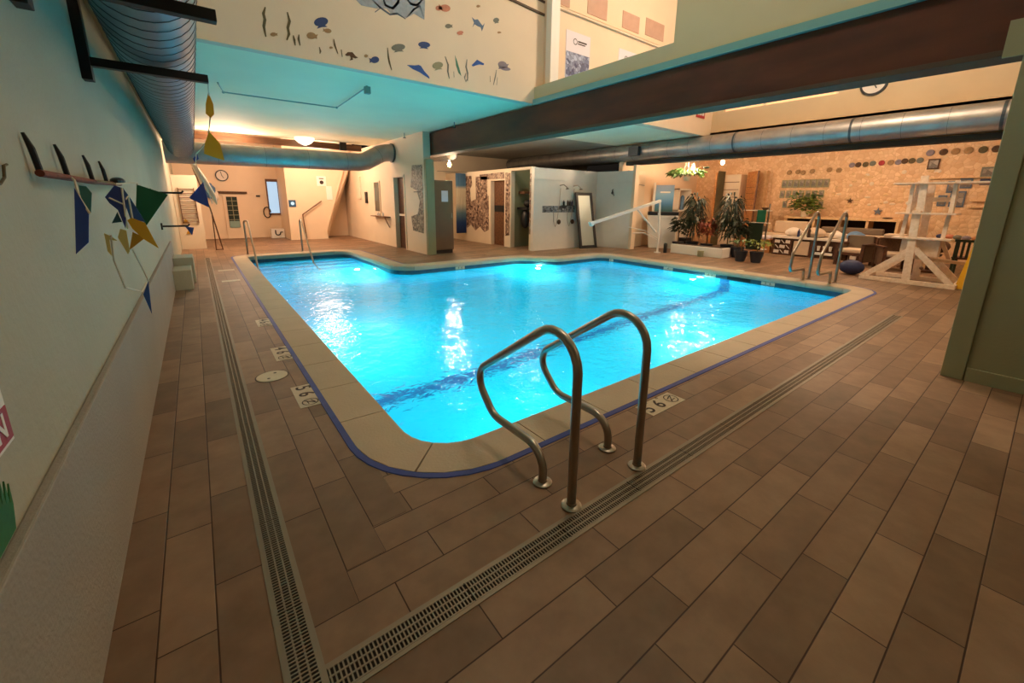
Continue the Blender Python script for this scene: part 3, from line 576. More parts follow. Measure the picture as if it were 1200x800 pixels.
# ------------------------------------------------------------------ gallery wall paintings (painted on the wall: parts of it)
PAINT = [('seaweed_painting','olive','line',0.014,[(0.979,3.731),(0.951,3.655),(0.96,3.593),(0.94,3.516),(0.95,3.405)]),
('seaweed_painting','olive','line',0.014,[(1.215,3.737),(1.23,3.642),(1.202,3.561),(1.209,3.495),(1.178,3.418)]),
('seaweed_painting','olive','line',0.012,[(1.257,3.489),(1.264,3.44),(1.268,3.377)]),
('seaweed_painting','olive','line',0.012,[(1.322,3.512),(1.314,3.459),(1.324,3.388)]),
('seaweed_painting','olive','line',0.01,[(1.553,3.419),(1.563,3.373),(1.553,3.341)]),
('seaweed_painting','olive','line',0.01,[(1.742,3.553),(1.75,3.483),(1.78,3.387)]),
('seaweed_painting','olive','line',0.01,[(1.828,3.446),(1.835,3.36)]),
('seaweed_painting','olive','line',0.011,[(2.47,3.602),(2.476,3.482),(2.49,3.406),(2.515,3.319)]),
('seaweed_painting','grey','line',0.012,[(3.388,3.671),(3.437,3.564),(3.429,3.467),(3.453,3.367)]),
('seaweed_painting','green','poly',0,[(3.563,3.723),(3.607,3.629),(3.645,3.527),(3.671,3.444),(3.622,3.479),(3.579,3.58)]),
('seaweed_painting','grey','line',0.013,[(3.781,3.705),(3.762,3.592),(3.789,3.509),(3.787,3.386)]),
('seaweed_painting','grey','line',0.01,[(3.761,3.504),(3.732,3.433),(3.753,3.374),(3.799,3.444)]),
('seaweed_painting','grey','line',0.01,[(4.357,3.656),(4.336,3.548),(4.296,3.413)]),
('seaweed_painting','grey','line',0.008,[(4.379,3.544),(4.361,3.419)]),
('seaweed_painting','grey','line',0.008,[(3.536,3.486),(3.539,3.4)]),
('seaweed_painting','grey','line',0.008,[(4.226,3.541),(4.232,3.445)]),
('shell_painting','tan','poly',0,[(1.064,3.446),(1.055,3.438),(1.043,3.431),(1.03,3.427),(1.018,3.427),(1.008,3.429),(1.002,3.435),(1.0,3.442),(1.004,3.451),(1.011,3.459),(1.022,3.466),(1.035,3.471),(1.048,3.473),(1.059,3.471),(1.066,3.467),(1.083,3.477),(1.076,3.459),(1.08,3.444)]),
('fish_painting','navy','poly',0,[(1.564,3.662),(1.538,3.663),(1.52,3.673),(1.514,3.69),(1.52,3.711),(1.538,3.734),(1.564,3.755),(1.596,3.771),(1.629,3.781),(1.657,3.782),(1.678,3.775),(1.688,3.76),(1.686,3.739),(1.671,3.716),(1.647,3.694),(1.674,3.681),(1.607,3.662),(1.542,3.629)]),
('shell_painting','tan','poly',0,[(1.511,3.517),(1.495,3.504),(1.476,3.496),(1.455,3.493),(1.436,3.496),(1.422,3.504),(1.414,3.516),(1.414,3.53),(1.422,3.545),(1.436,3.558),(1.455,3.568),(1.476,3.572),(1.495,3.571),(1.511,3.565),(1.521,3.554),(1.55,3.566),(1.534,3.536),(1.534,3.507)]),
('fish_painting','tan','poly',0,[(1.632,3.62),(1.64,3.612),(1.654,3.608),(1.671,3.608),(1.688,3.611),(1.703,3.618),(1.715,3.627),(1.721,3.638),(1.72,3.648),(1.713,3.656),(1.701,3.661),(1.685,3.663),(1.667,3.66),(1.651,3.654),(1.639,3.645),(1.62,3.652),(1.621,3.632),(1.609,3.611)]),
('turtle_painting','brown','poly',0,[(1.872,3.391),(1.91,3.431),(1.974,3.444),(2.015,3.401),(2.046,3.392),(2.009,3.373),(1.969,3.377),(1.975,3.352),(1.926,3.331),(1.949,3.365),(1.935,3.392),(1.895,3.381)]),
('shell_painting','tan','poly',0,[(1.712,3.438),(1.707,3.433),(1.701,3.429),(1.694,3.427),(1.687,3.427),(1.681,3.429),(1.678,3.432),(1.677,3.438),(1.679,3.443),(1.683,3.449),(1.689,3.453),(1.696,3.456),(1.703,3.457),(1.709,3.455),(1.713,3.452),(1.722,3.458),(1.719,3.446),(1.721,3.436)]),
('shell_painting','tan','poly',0,[(2.175,3.428),(2.169,3.421),(2.161,3.415),(2.152,3.413),(2.144,3.413),(2.137,3.416),(2.133,3.422),(2.132,3.429),(2.134,3.437),(2.139,3.445),(2.147,3.451),(2.155,3.455),(2.164,3.455),(2.171,3.453),(2.176,3.448),(2.187,3.456),(2.183,3.439),(2.185,3.424)]),
('fish_painting','navy','poly',0,[(2.228,3.373),(2.243,3.365),(2.263,3.364),(2.285,3.369),(2.307,3.379),(2.325,3.394),(2.336,3.411),(2.338,3.428),(2.333,3.442),(2.319,3.451),(2.3,3.454),(2.278,3.45),(2.256,3.441),(2.237,3.427),(2.224,3.411),(2.196,3.414),(2.207,3.386),(2.201,3.353)]),
('fish_painting','grey','poly',0,[(2.585,3.586),(2.554,3.588),(2.535,3.597),(2.528,3.611),(2.537,3.63),(2.558,3.65),(2.59,3.669),(2.629,3.684),(2.668,3.692),(2.702,3.693),(2.726,3.687),(2.737,3.674),(2.732,3.655),(2.714,3.635),(2.684,3.615),(2.715,3.603),(2.635,3.587),(2.558,3.557)]),
('fish_painting','navy','poly',0,[(2.99,3.719),(2.963,3.724),(2.948,3.736),(2.945,3.75),(2.956,3.767),(2.979,3.782),(3.011,3.795),(3.047,3.803),(3.082,3.805),(3.112,3.801),(3.132,3.791),(3.139,3.777),(3.132,3.761),(3.111,3.745),(3.081,3.731),(3.106,3.715),(3.034,3.711),(2.96,3.696)]),
('ray_painting','blue','poly',0,[(2.753,3.432),(2.879,3.45),(2.939,3.467),(2.975,3.461),(3.026,3.399),(3.105,3.335),(3.111,3.305),(3.043,3.331),(2.947,3.37),(2.84,3.392)]),
('ray_painting','blue','poly',0,[(3.87,3.639),(3.927,3.694),(3.971,3.738),(4.014,3.728),(4.107,3.706),(4.101,3.682),(4.014,3.675),(3.95,3.649),(3.892,3.623)]),
('shell_painting','greygreen','poly',0,[(3.22,3.465),(3.191,3.467),(3.172,3.477),(3.164,3.492),(3.169,3.512),(3.186,3.532),(3.213,3.551),(3.246,3.566),(3.281,3.574),(3.312,3.574),(3.335,3.567),(3.346,3.553),(3.345,3.534),(3.331,3.513),(3.306,3.493),(3.336,3.48),(3.265,3.464),(3.198,3.435)]),
('snail_painting','mauve','poly',0,[(4.554,3.734),(4.527,3.718),(4.493,3.708),(4.458,3.706),(4.427,3.712),(4.403,3.724),(4.391,3.741),(4.391,3.761),(4.404,3.781),(4.428,3.797),(4.46,3.809),(4.494,3.814),(4.527,3.811),(4.554,3.801),(4.571,3.784),(4.619,3.799),(4.591,3.759),(4.592,3.718)]),
('snail_painting','mauve','poly',0,[(4.446,3.688),(4.47,3.681),(4.505,3.679),(4.546,3.68),(4.587,3.686),(4.622,3.695),(4.646,3.706),(4.656,3.717),(4.65,3.728),(4.629,3.735),(4.596,3.739),(4.556,3.738),(4.515,3.733),(4.478,3.725),(4.451,3.715),(4.402,3.718),(4.414,3.698),(4.394,3.676)]),
('fish_painting','coral','poly',0,[(3.326,4.306),(3.342,4.294),(3.369,4.288),(3.401,4.289),(3.434,4.297),(3.464,4.311),(3.486,4.329),(3.497,4.349),(3.495,4.367),(3.481,4.381),(3.456,4.389),(3.425,4.39),(3.392,4.383),(3.361,4.371),(3.337,4.353),(3.3,4.363),(3.304,4.327),(3.282,4.288)]),
('fish_painting','coral','poly',0,[(3.336,4.299),(3.322,4.287),(3.304,4.278),(3.286,4.275),(3.268,4.276),(3.255,4.282),(3.248,4.292),(3.248,4.305),(3.254,4.318),(3.267,4.331),(3.284,4.34),(3.303,4.346),(3.32,4.346),(3.335,4.341),(3.344,4.332),(3.37,4.345),(3.356,4.317),(3.357,4.291)]),
('fish_painting','coral','poly',0,[(3.639,4.031),(3.621,4.031),(3.608,4.034),(3.604,4.042),(3.607,4.053),(3.618,4.065),(3.636,4.076),(3.657,4.086),(3.679,4.092),(3.699,4.094),(3.713,4.091),(3.721,4.085),(3.72,4.075),(3.71,4.063),(3.694,4.051),(3.713,4.046),(3.668,4.034),(3.625,4.014)]),
('fish_painting','grey','poly',0,[(3.503,4.103),(3.49,4.091),(3.472,4.081),(3.451,4.074),(3.431,4.073),(3.415,4.076),(3.404,4.083),(3.401,4.093),(3.405,4.106),(3.416,4.118),(3.433,4.129),(3.453,4.136),(3.473,4.14),(3.491,4.138),(3.504,4.132),(3.53,4.147),(3.521,4.121),(3.529,4.1)]),
('shark_painting','steel','poly',0,[(3.88,4.332),(3.935,4.31),(3.992,4.33),(4.048,4.283),(4.082,4.259),(4.123,4.305),(4.099,4.241),(4.07,4.176),(4.048,4.229),(3.991,4.231),(3.934,4.246),(3.892,4.193),(3.921,4.264)]),
('fish_painting','grey','poly',0,[(4.33,4.364),(4.311,4.365),(4.297,4.372),(4.291,4.383),(4.293,4.397),(4.304,4.412),(4.321,4.425),(4.342,4.436),(4.364,4.442),(4.385,4.442),(4.401,4.437),(4.409,4.427),(4.409,4.414),(4.401,4.399),(4.386,4.385),(4.406,4.375),(4.36,4.364),(4.317,4.343)]),
('shell_painting','tan','poly',0,[(4.027,4.514),(4.019,4.507),(4.009,4.501),(3.997,4.497),(3.986,4.496),(3.977,4.498),(3.97,4.502),(3.968,4.508),(3.971,4.516),(3.977,4.524),(3.986,4.53),(3.998,4.535),(4.009,4.537),(4.019,4.536),(4.027,4.532),(4.041,4.541),(4.037,4.526),(4.041,4.513)]),
('shell_painting','tan','poly',0,[(4.438,4.234),(4.43,4.228),(4.419,4.222),(4.406,4.219),(4.394,4.217),(4.384,4.219),(4.377,4.222),(4.375,4.227),(4.377,4.234),(4.384,4.24),(4.394,4.246),(4.406,4.25),(4.419,4.252),(4.43,4.252),(4.438,4.249),(4.454,4.257),(4.449,4.244),(4.454,4.233)]),
('reef_painting','palegrey','poly',0,[(2.039,4.303),(2.062,4.099),(2.138,4.048),(2.342,4.064),(2.492,4.102),(2.553,4.043),(2.664,4.08),(2.775,4.05),(2.894,4.137),(3.057,4.098),(3.08,4.368),(3.101,4.605)]),
('seaweed_painting','slate','line',0.011,[(2.286,4.159),(2.385,4.093),(2.531,4.037),(2.642,4.074),(2.763,4.037)]),
('seaweed_painting','slate','line',0.011,[(2.318,4.012),(2.406,4.089)]),
('seaweed_painting','slate','line',0.011,[(2.787,4.066),(2.896,4.195),(2.992,4.258),(3.046,4.129)]),
('seaweed_painting','slate','line',0.016,[(2.436,4.235),(2.472,4.134),(2.579,4.124),(2.661,4.22),(2.678,4.337)]),
('seaweed_painting','slate','line',0.016,[(2.766,4.323),(2.853,4.251),(2.946,4.256),(3.044,4.359)]),
('seaweed_painting','slate','line',0.011,[(2.074,4.12),(2.092,4.098)])]
for nm, colr, kind, wd, pts in PAINT:
    m = MB(); y = 6.276
    if kind == 'poly':
        m.prism([(x, y, z) for x, z in pts], (0, .003, 0))
    else:
        n_ = len(pts); L_, R_ = [], []
        for i, (x, z) in enumerate(pts):
            a, b = Vector(pts[max(0, i-1)]), Vector(pts[min(n_-1, i+1)]); t = (b-a).normalized(); k = wd*(1.1 if 0 < i < n_-1 else .45)
            L_.append((x-t.y*k, y, z+t.x*k)); R_.append((x+t.y*k, y, z-t.x*k))
        m.prism(L_+R_[::-1], (0, .003, 0))
    m.build(nm, 'p_'+colr, gal, origin=(pts[0][0], 6.28, pts[0][1]))
# ------------------------------------------------------------------ posters on the upper wall
def poster(label, x0, x1, z0, z1, y, cut=None):
    th = thing('poster', label, 'poster', ((x0+x1)/2, y, z0), 'posters on the upper wall')
    MB().box(x0, x1, y-.006, y, z0, z1).build('sheet', 'poster', th)
    MB().box(x0+.01, x1-.01, y-.008, y-.006, z0+.01, z0+(z1-z0)*.60).build('photograph', 'posterphoto', th)
    c = (x0+.24, y-.008, z1-.16); ring_mesh(c, .055, .014, (1, 0, 0), (0, 0, 1), 0).build('logo', 'ink', th)
    mm = MB(); mm.box(x0+.31, x1-.10, y-.009, y-.007, z1-.155, z1-.13).box(x0+.31, x1-.14, y-.009, y-.007, z1-.19, z1-.172).build('heading', 'ink', th)
poster('white poster with a blue photograph, on the upper wall beside the white post', 5.87, 6.52, 3.72, 4.60, 6.199)
poster('white poster mostly hidden by the parapet, right of the other', 7.38, 8.04, 3.72, 4.60, 6.2)
for x0, x1, z0, z1, lb in ((5.66, 5.93, 4.96, 5.4, 'nearest the white post'), (6.4, 6.95, 4.99, 5.35, 'second from the white post'), (7.43, 7.98, 4.99, 5.3, 'third from the white post'), (8.2, 8.87, 5.03, 5.36, 'farthest from the white post')):
    tag(MB().box(x0, x1, 6.19, 6.2, z0, z1).build('faded_print', 'cabinet_pale', origin=((x0+x1)/2, 6.2, z0)), 'faded print above the rail on the upper wall, '+lb, 'picture', 'faded prints above the rail')
th = thing('notice', 'dark red notice high on the wall under the beam', 'notice', (10.7, 6.2, 3.72))
MB().box(10.55, 10.95, 6.185, 6.2, 3.66, 3.95).build('board', 'red', th)
for i in range(3): MB().box(10.6+.11*i, 10.68+.11*i, 6.18, 6.186, 3.72, 3.86).build('panel', 'white', th)
# ------------------------------------------------------------------ clocks
def clock(label, c, r, xa, na, rim='blackp'):
    X_, N_ = Vector(xa), Vector(na); c = Vector(c); Z_ = Vector((0, 0, 1))
    th = thing('wall_clock', label, 'clock', tuple(c))
    def dsk(r, d0, d1, k=32):
        return MB().add([tuple(c+N_*d0+(X_*math.cos(2*PI*i/k)+Z_*math.sin(2*PI*i/k))*r) for i in range(k)]+[tuple(c+N_*d1+(X_*math.cos(2*PI*i/k)+Z_*math.sin(2*PI*i/k))*r) for i in range(k)], [(i, (i+1) % k, k+(i+1) % k, k+i) for i in range(k)]+[tuple(range(k))[::-1], tuple(range(k, 2*k))])
    dsk(r, 0, .03).build('rim', rim, th); dsk(r*.82, .03, .034).build('face', 'clockface', th)
    for a, l in ((100, .7), (-60, .5)):
        a = math.radians(a); MB().bar(c+N_*.037, c+N_*.037+(X_*math.cos(a)+Z_*math.sin(a))*r*l, .02, .003, tuple(N_)).build('hand', 'blackp', th)
clock('black rimmed wall clock half hidden behind the beam at upper right', (11.35, 2.83, 3.92), .23, (0, -1, 0), (-1, 0, 0))
clock('black rimmed round clock above the door at the entrance end', (.92, 18.74, 2.26), .20, (1, 0, 0), (0, -1, 0))
# ------------------------------------------------------------------ ducts
def duct(name, label, path, r, m, seams, seg=26, at_=None):
    th = thing(name, label, 'air duct', at_ or tuple(path[0]))
    MB().tube(path, r, seg).build('tube', m, th, smooth=True)
    sm = MB(); P = [Vector(p) for p in path]; tot = 0; nxt = seams
    for a, b in zip(P, P[1:]):
        L_ = (b-a).length; d = (b-a)/L_; s = nxt-tot
        while s < L_:
            c = a+d*s; sm.tube([c-d*.003, c+d*.003], r+.0025, seg); s += seams; nxt += seams
        tot += L_
    sm.build('seams', 'seam', th)['kind'] = 'stuff'
    return th
duct('spiral_duct', 'large round spiral duct running overhead along the left-hand wall', [(-.085, y, 2.585) for y in (-3.1, 0, 3, 6, 9, 12.2)], .24, 'duct', .155)
xd = duct('cross_duct', 'round metal duct crossing over the shallow end and bending up into the passage wall', [(-.40, 12.75, 2.50), (1.0, 12.75, 2.52), (2.5, 12.75, 2.53), (3.95, 12.75, 2.54), (4.15, 12.75, 2.57), (4.62, 12.75, 2.82), (4.8, 12.75, 2.86), (4.99, 12.75, 2.87)], .25, 'duct2', 1.0)
MB().lathe((4.97, 12.75, 2.87), [(.28, -.02), (.28, .02), (.1, .02)], 26, 'x').build('collar', 'seam', xd)
rd = duct('round_duct', 'long round metal duct running under the beam to the near column on the right', [(11.02, y, 3.0) for y in (.3, 2, 4, 6, 8, 10, 12, 14.8)], .24, 'duct2', .62)
MB().box(10.66, 10.78, 8.0, 8.35, 2.86, 3.12).build('register', 'seam', rd)
for y in (.9, 2.95, 5.3): MB().tube([(11.02, y-.02, 3.0), (11.02, y+.02, 3.0)], .247, 26).build('strap', 'seam', rd)
fx = [(6.1+.42*math.cos(a/10), 12.2+.9*math.sin(a/10), 2.86+.02*a/10) for a in range(-12, 20)]
duct('flexible_duct', 'ribbed flexible duct curling under the ceiling behind the bare bulb', fx, .16, 'duct2', .07, 16)
# brackets that carry the left duct
for y, lb in ((2.55, 'nearer the camera'), (3.85, 'the farther of two')):
    th = thing('duct_bracket', 'black steel wall bracket under the left duct, '+lb, 'bracket', (-.45, y, 2.3), 'brackets under the left duct')
    MB().box(-.45, -.40, y-.045, y+.045, 2.2, 3.1).build('wall_plate', 'black', th, bevel=.003)
    MB().box(-.41, .19, y-.028, y+.028, 2.285, 2.335).build('arm', 'black', th, bevel=.003)
tag(MB().box(-.449, -.30, -3.1, 13.5, 2.86, 2.93).build('cable_tray', 'parapet', origin=(-.4, 5, 2.86)), 'pale cable tray running along the left-hand wall behind the duct', 'cable tray')
th = thing('ceiling_pipe', 'thin painted pipe bent across the turquoise ceiling', 'pipe', (.52, 8.2, 3.2))
pp = [(.52, 8.2, 3.2), (.62, 8.84, 3.2), (2.41, 8.84, 3.2), (2.37, 6.95, 3.2)]
MB().tube(pp, .011, 8).build('pipe', 'tealpipe', th)
for p in (pp[1], pp[2], pp[3]): MB().ball(p, .022, .022, .022).build('elbow', 'tealpipe', th)
MB().box(2.33, 2.41, 6.9, 6.98, 3.1, 3.2).build('junction_box', 'tealpipe', th)
for x, y, lb in ((5.0, 8.9, 'above the far post'), (4.75, 11.2, 'in front of the cross duct')):
    th = thing('sprinkler_head', 'small sprinkler head on the turquoise ceiling '+lb, 'sprinkler', (x, y, 3.25), 'ceiling sprinklers')
    MB().tube([(x, y, 3.25), (x, y, 3.14)], .014, 8).build('stem', 'tealpipe', th); MB().lathe((x, y, 3.12), [(.045, 0), (.03, .02), (.01, .02)], 12).build('deflector', 'seam', th)
# ------------------------------------------------------------------ pennant rack on the left wall
th = thing('pennant_rack', 'red horizontal rod held by four black arms on the left-hand wall', 'rack', (-.45, 3.0, 1.57))
MB().tube([(-.42, 2.22, 1.575), (-.42, 3.3, 1.572), (-.42, 4.3, 1.585)], .013, 10).build('rod', 'rust', th)
for y in (2.24, 2.66, 3.24, 3.72): MB().tube([(-.44, y-.01, 1.71), (-.43, y, 1.66), (-.425, y+.02, 1.575)], [.005, .010, .010], 8).build('arm', 'black', th)
MB().ball((-.40, 4.0, 1.60), .04, .09, .025).build('reel', 'blackp', th)
def pennants(label, group, items, rope):
    th = thing('pennant_string', label, 'pennant string', tuple(rope[0][0]), group)
    for rp in rope: MB().tube(rp, .0045, 6).build('cord', 'rope', th)
    for cl, pts in items:
        c = tuple(sum(p[i] for p in pts)/len(pts) for i in range(3))
        MB().prism(pts, (.0, .004, 0)).build('pennant', 'f_'+cl, th, origin=c)
F1 = [('blue', [(-0.363, 2.35, 1.529), (-0.337, 2.35, 1.434), (-0.356, 2.35, 1.317), (-0.399, 2.35, 1.272)]),
('teal', [(-0.353, 2.38, 1.539), (-0.333, 2.38, 1.536), (-0.321, 2.38, 1.51), (-0.336, 2.38, 1.43), (-0.342, 2.38, 1.433), (-0.356, 2.38, 1.496)])]
F2 = [('navy', [(-0.36, 3.0, 1.493), (-0.316, 3.0, 1.553), (-0.288, 3.0, 1.541), (-0.282, 3.0, 1.472), (-0.306, 3.0, 1.331), (-0.321, 3.0, 1.428), (-0.348, 3.0, 1.463)]),
('teal2', [(-0.364, 3.08, 1.357), (-0.333, 3.08, 1.417), (-0.323, 3.08, 1.363)]),
('blue2', [(-0.295, 3.11, 1.543), (-0.27, 3.11, 1.48), (-0.231, 3.11, 1.36), (-0.289, 3.11, 1.371), (-0.297, 3.11, 1.435)]),
('green', [(-0.244, 3.2, 1.564), (-0.115, 3.2, 1.511), (-0.234, 3.2, 1.336), (-0.27, 3.2, 1.414)]),
('yellow', [(-0.298, 3.05, 1.373), (-0.279, 3.05, 1.386), (-0.228, 3.05, 1.358), (-0.19, 3.05, 1.215), (-0.247, 3.05, 1.27), (-0.284, 3.05, 1.327)]),
('gold', [(-0.292, 3.12, 1.306), (-0.244, 3.12, 1.271), (-0.32, 3.12, 1.206)]),
('cream', [(-0.321, 2.95, 1.334), (-0.299, 2.95, 1.325), (-0.301, 2.95, 1.218), (-0.311, 2.95, 1.2), (-0.337, 2.95, 1.291)]),
('cream', [(-0.352, 2.7, 1.33), (-0.331, 2.7, 1.314), (-0.311, 2.7, 1.293), (-0.339, 2.7, 1.298), (-0.342, 2.7, 1.222), (-0.353, 2.7, 1.247)]),
('blue3', [(-0.281, 3.3, 0.999), (-0.294, 3.3, 0.791), (-0.316, 3.3, 0.918)])]
pennants('blue and teal pennants hanging alone at the near end of the red rod', 'bundled pennants on the rack', F1, [[(-.42, 2.70, 1.58), (-.38, 2.5, 1.56), (-.355, 2.36, 1.49), (-.335, 2.35, 1.43)]])
pennants('tangled bundle of blue, green and yellow pennants on the red rod', 'bundled pennants on the rack', F2,
    [[(-.42, 3.3, 1.58), (-.35, 3.1, 1.57), (-.31, 3.0, 1.56), (-.24, 3.2, 1.572), (-.25, 3.3, 1.56)], [(-.345, 3.0, 1.49), (-.30, 3.0, 1.46), (-.275, 3.05, 1.50), (-.28, 3.1, 1.38)], [(-.29, 3.0, 1.54), (-.296, 3.0, 1.4), (-.30, 3.03, 1.33)],
     [(-.33, 2.7, 1.32), (-.34, 2.72, 1.2), (-.33, 2.8, 1.05), (-.30, 3.1, .97), (-.29, 3.3, .99)], [(-.30, 3.05, 1.22), (-.29, 3.2, 1.1), (-.28, 3.3, 1.0)]])
F3 = [('yellow', [(0.196, 4.2, 2.292), (0.218, 4.2, 2.209), (0.214, 4.2, 2.134), (0.189, 4.2, 2.106), (0.16, 4.2, 2.133), (0.169, 4.2, 2.202)]),
('yellow', [(0.169, 4.3, 2.015), (0.232, 4.3, 1.929), (0.245, 4.3, 1.796), (0.173, 4.3, 1.818), (0.114, 4.3, 1.84), (0.129, 4.3, 1.92)]),
('navy', [(0.097, 6.0, 1.97), (0.105, 6.0, 1.916), (0.062, 6.0, 1.877), (0.052, 6.0, 1.913)]),
('navy', [(0.103, 5.5, 1.653), (0.121, 5.5, 1.454), (0.12, 5.5, 1.392), (-0.026, 5.5, 1.479), (-0.031, 5.5, 1.496)])]
pennants('string of yellow and navy pennants trailing down from the far duct bracket', 'hanging pennant strings', F3, [[(.19, 3.9, 2.31), (.2, 4.2, 2.29), (.185, 4.22, 2.1), (.17, 4.3, 2.03), (.16, 4.5, 1.97), (.10, 5.2, 1.93), (.09, 6.0, 1.97), (.07, 6.0, 1.87), (.10, 5.5, 1.67), (.16, 6.5, 1.55), (.22, 8, 1.40)]])
th = thing('leaning_board', 'cream tapered board leaning above a thin brown stand in the far left corner', 'board', (.50, 14.6, 0))
MB().tube([(-.01, 13.12, 2.42), (.12, 13.12, 2.23), (.25, 13.12, 1.90), (.40, 13.12, 1.55), (.46, 13.12, 1.32)], [.02, .055, .08, .06, .02], 10).build('board', 'cream', th, smooth=True)
MB().tube([(.08, 13.2, 2.2), (.32, 13.6, 1.2), (.50, 14.6, .02)], .016, 8).tube([(.34, 13.6, 1.1), (.34, 14.6, .02)], .014, 8).tube([(.34, 14.6, .03), (.50, 14.6, .03)], .014, 8).build('stand', 'brown', th)
# black hooks on the far part of the left wall
for y, z, lb, cl in ((7.4, 1.55, 'the higher of the two', None), (8.4, 1.05, 'the lower of the two', 1)):
    th = thing('wall_hook', 'long black hook sticking out from the left-hand wall, '+lb, 'hook', (-.45, y, z), 'long hooks on the left wall')
    MB().tube([(-.45, y, z), (-.12, y, z), (-.10, y, z+.03)], .014, 8).build('arm', 'blackp', th)
    MB().box(-.45, -.43, y-.05, y+.05, z-.05, z+.05).build('plate', 'blackp', th)
tag(MB().prism([(-.16, 8.4, 1.04), (-.05, 8.4, 1.02), (-.09, 8.4, .90)], (0, .03, 0)).build('pennant', 'f_navy', origin=(-.1, 8.4, .95)), 'small navy pennant hanging from the lower black hook', 'pennant')
th = thing('cable', 'short curled dark cable on the left-hand wall above the sign', 'cable', (-.445, 1.9, 1.56))
MB().tube([(-.445, 1.72, 1.55), (-.443, 1.80, 1.53), (-.443, 1.9, 1.53), (-.443, 1.95, 1.55), (-.443, 1.97, 1.585), (-.443, 2.0, 1.59)], .004, 6).build('wire', 'p_olive', th)
# warning sign at the left edge of the frame
th = thing('warning_sign', 'white wall sign with a round symbol and red band, at left edge', 'sign', (-.45, 1.3, .9))
MB().box(-.45, -.444, 1.0, 1.53, .89, 1.16).prism([(-.45, 1.0, 1.16), (-.45, 1.53, 1.16), (-.45, 1.47, 1.21), (-.45, 1.36, 1.26), (-.45, 1.2, 1.3), (-.45, 1.0, 1.3)], (.006, 0, 0)).build('board', 'white', th)
MB().box(-.444, -.442, 1.0, 1.525, .90, .985).build('red_band', 'red', th)
text_mesh('CAUTION', .085, frame((-.4412, 1.305, .942), (0, 1, 0), (0, 0, 1)), 'white', th, 'lettering', .0004, .002)
ring_mesh((-.442, 1.46, 1.07), .052, .007, (0, 1, 0), (0, 0, 1), 0).build('symbol_ring', 'ink', th)
MB().box(-.443, -.4415, 1.452, 1.468, 1.035, 1.085).ball((-.442, 1.46, 1.098), .001, .011, .011).build('symbol_figure', 'ink', th)
MB().tube([(-.442, 1.30, 1.24), (-.442, 1.38, 1.215), (-.442, 1.46, 1.17), (-.442, 1.52, 1.135)], .006, 6).tube([(-.442, 1.34, 1.20), (-.442, 1.42, 1.17), (-.442, 1.48, 1.135)], .004, 6).build('drawing', 'ink', th)
# painted seaweed low on the wall
lf = MB()
for k in range(9):
    a = -.5+k*.125; y0 = 1.345+.013*(k-4); L_ = .17-.012*abs(k-4)
    b_ = Vector((-.447, y0, .71)); t_ = b_+Vector((0, math.sin(a)*L_*.6, math.cos(a)*L_)); s_ = Vector((0, .011, 0)); mid = b_.lerp(t_, .5)
    lf.prism([tuple(b_-s_*.6), tuple(mid-s_), tuple(t_), tuple(mid+s_), tuple(b_+s_*.6)], (.003, 0, 0))
lf.build('painted_plant', 'wgreen', bpy.data.objects['wall_left'])
# low block by the left wall
tag(MB().box(-.42, -.14, 9.2, 9.75, 0, .46).build('concrete_block', 'wall', origin=(-.3, 9.45, 0), bevel=.01), 'low pale block standing against the far end of the left-hand wall', 'block')
tag(MB().box(-.42, -.18, 8.55, 9.15, 0, .33).build('concrete_block', 'wall', origin=(-.3, 8.85, 0), bevel=.01), 'low pale block just in front of the taller one by the left-hand wall', 'block')
# ------------------------------------------------------------------ entrance end
th = thing('slatted_rack', 'pale wall rack with dark horizontal slats in the far left corner', 'rack', (-.1, 15.4, 0))
MB().box(-.44, .14, 15.35, 15.45, 0, 2.1).build('panel', 'cream', th)
MB().box(-.33, -.31, 15.31, 15.35, .75, 1.75).box(.03, .05, 15.31, 15.35, .75, 1.75).build('upright', 'brown', th)
for k in range(9): MB().box(-.33, .05, 15.30, 15.32, .78+.115*k, .80+.115*k).build('slat', 'brown', th)
for x, z, lb in ((-.26, .75, 'upper'), (-.22, .45, 'lower')): tag(MB().prism([(x, 15.33, z+.14), (x+.09, 15.33, z), (x-.07, 15.33, z)], (0, .02, 0)).build('small_pennant', 'f_gold', origin=(x, 15.33, z)), 'small yellow pennant on the slatted rack, the %s of two' % lb, 'pennant', 'yellow pennants on the slatted rack')
d = MB().box(.86, 1.38, 18.70, 18.75, 0, 1.60); do = struct('door_1', d, 'peach')
MB().box(.95, 1.28, 18.68, 18.70, .40, 1.52).build('door_glass', 'glassdark', do)
gl = MB()
for k in range(5): gl.box(.95, 1.28, 18.67, 18.68, .68+.17*k, .70+.17*k)
gl.box(1.105, 1.125, 18.67, 18.68, .40, 1.52).build('glazing_bars', 'p_greygreen', do)
MB().box(.96, 1.27, 18.665, 18.68, .40, .64).build('lower_pane', 'tealpipe', do)
MB().ball((.50, 18.6, 1.72), .17, .12, .28, f=lambda v: Vector((v.x*(1+.25*math.sin(7*v.z)), v.y, v.z))).build('hanging_towel', 'bluecloth', origin=(.5, 18.6, 1.6), smooth=True)
tag(bpy.data.objects['hanging_towel'], 'pale blue towel hanging on the entrance wall left of the clock', 'towel')
tag(MB().ball((.66, 18.64, 1.56), .09, .07, .18).build('hanging_towel', 'whitecloth', origin=(.66, 18.64, 1.56), smooth=True), 'small white towel hanging beside the pale blue one', 'towel')
tag(MB().box(.62, 1.62, 18.66, 18.75, 1.63, 1.71).build('wall_rail', 'p_brown', origin=(1.1, 18.7, 1.63)), 'dark reddish rail fixed above the entrance door', 'rail')
tag(MB().box(1.90, 2.03, 18.68, 18.75, 1.53, 1.59).build('switch_box', 'blackp', origin=(1.96, 18.7, 1.53)), 'small dark switch box on the entrance wall right of the rail', 'switch')
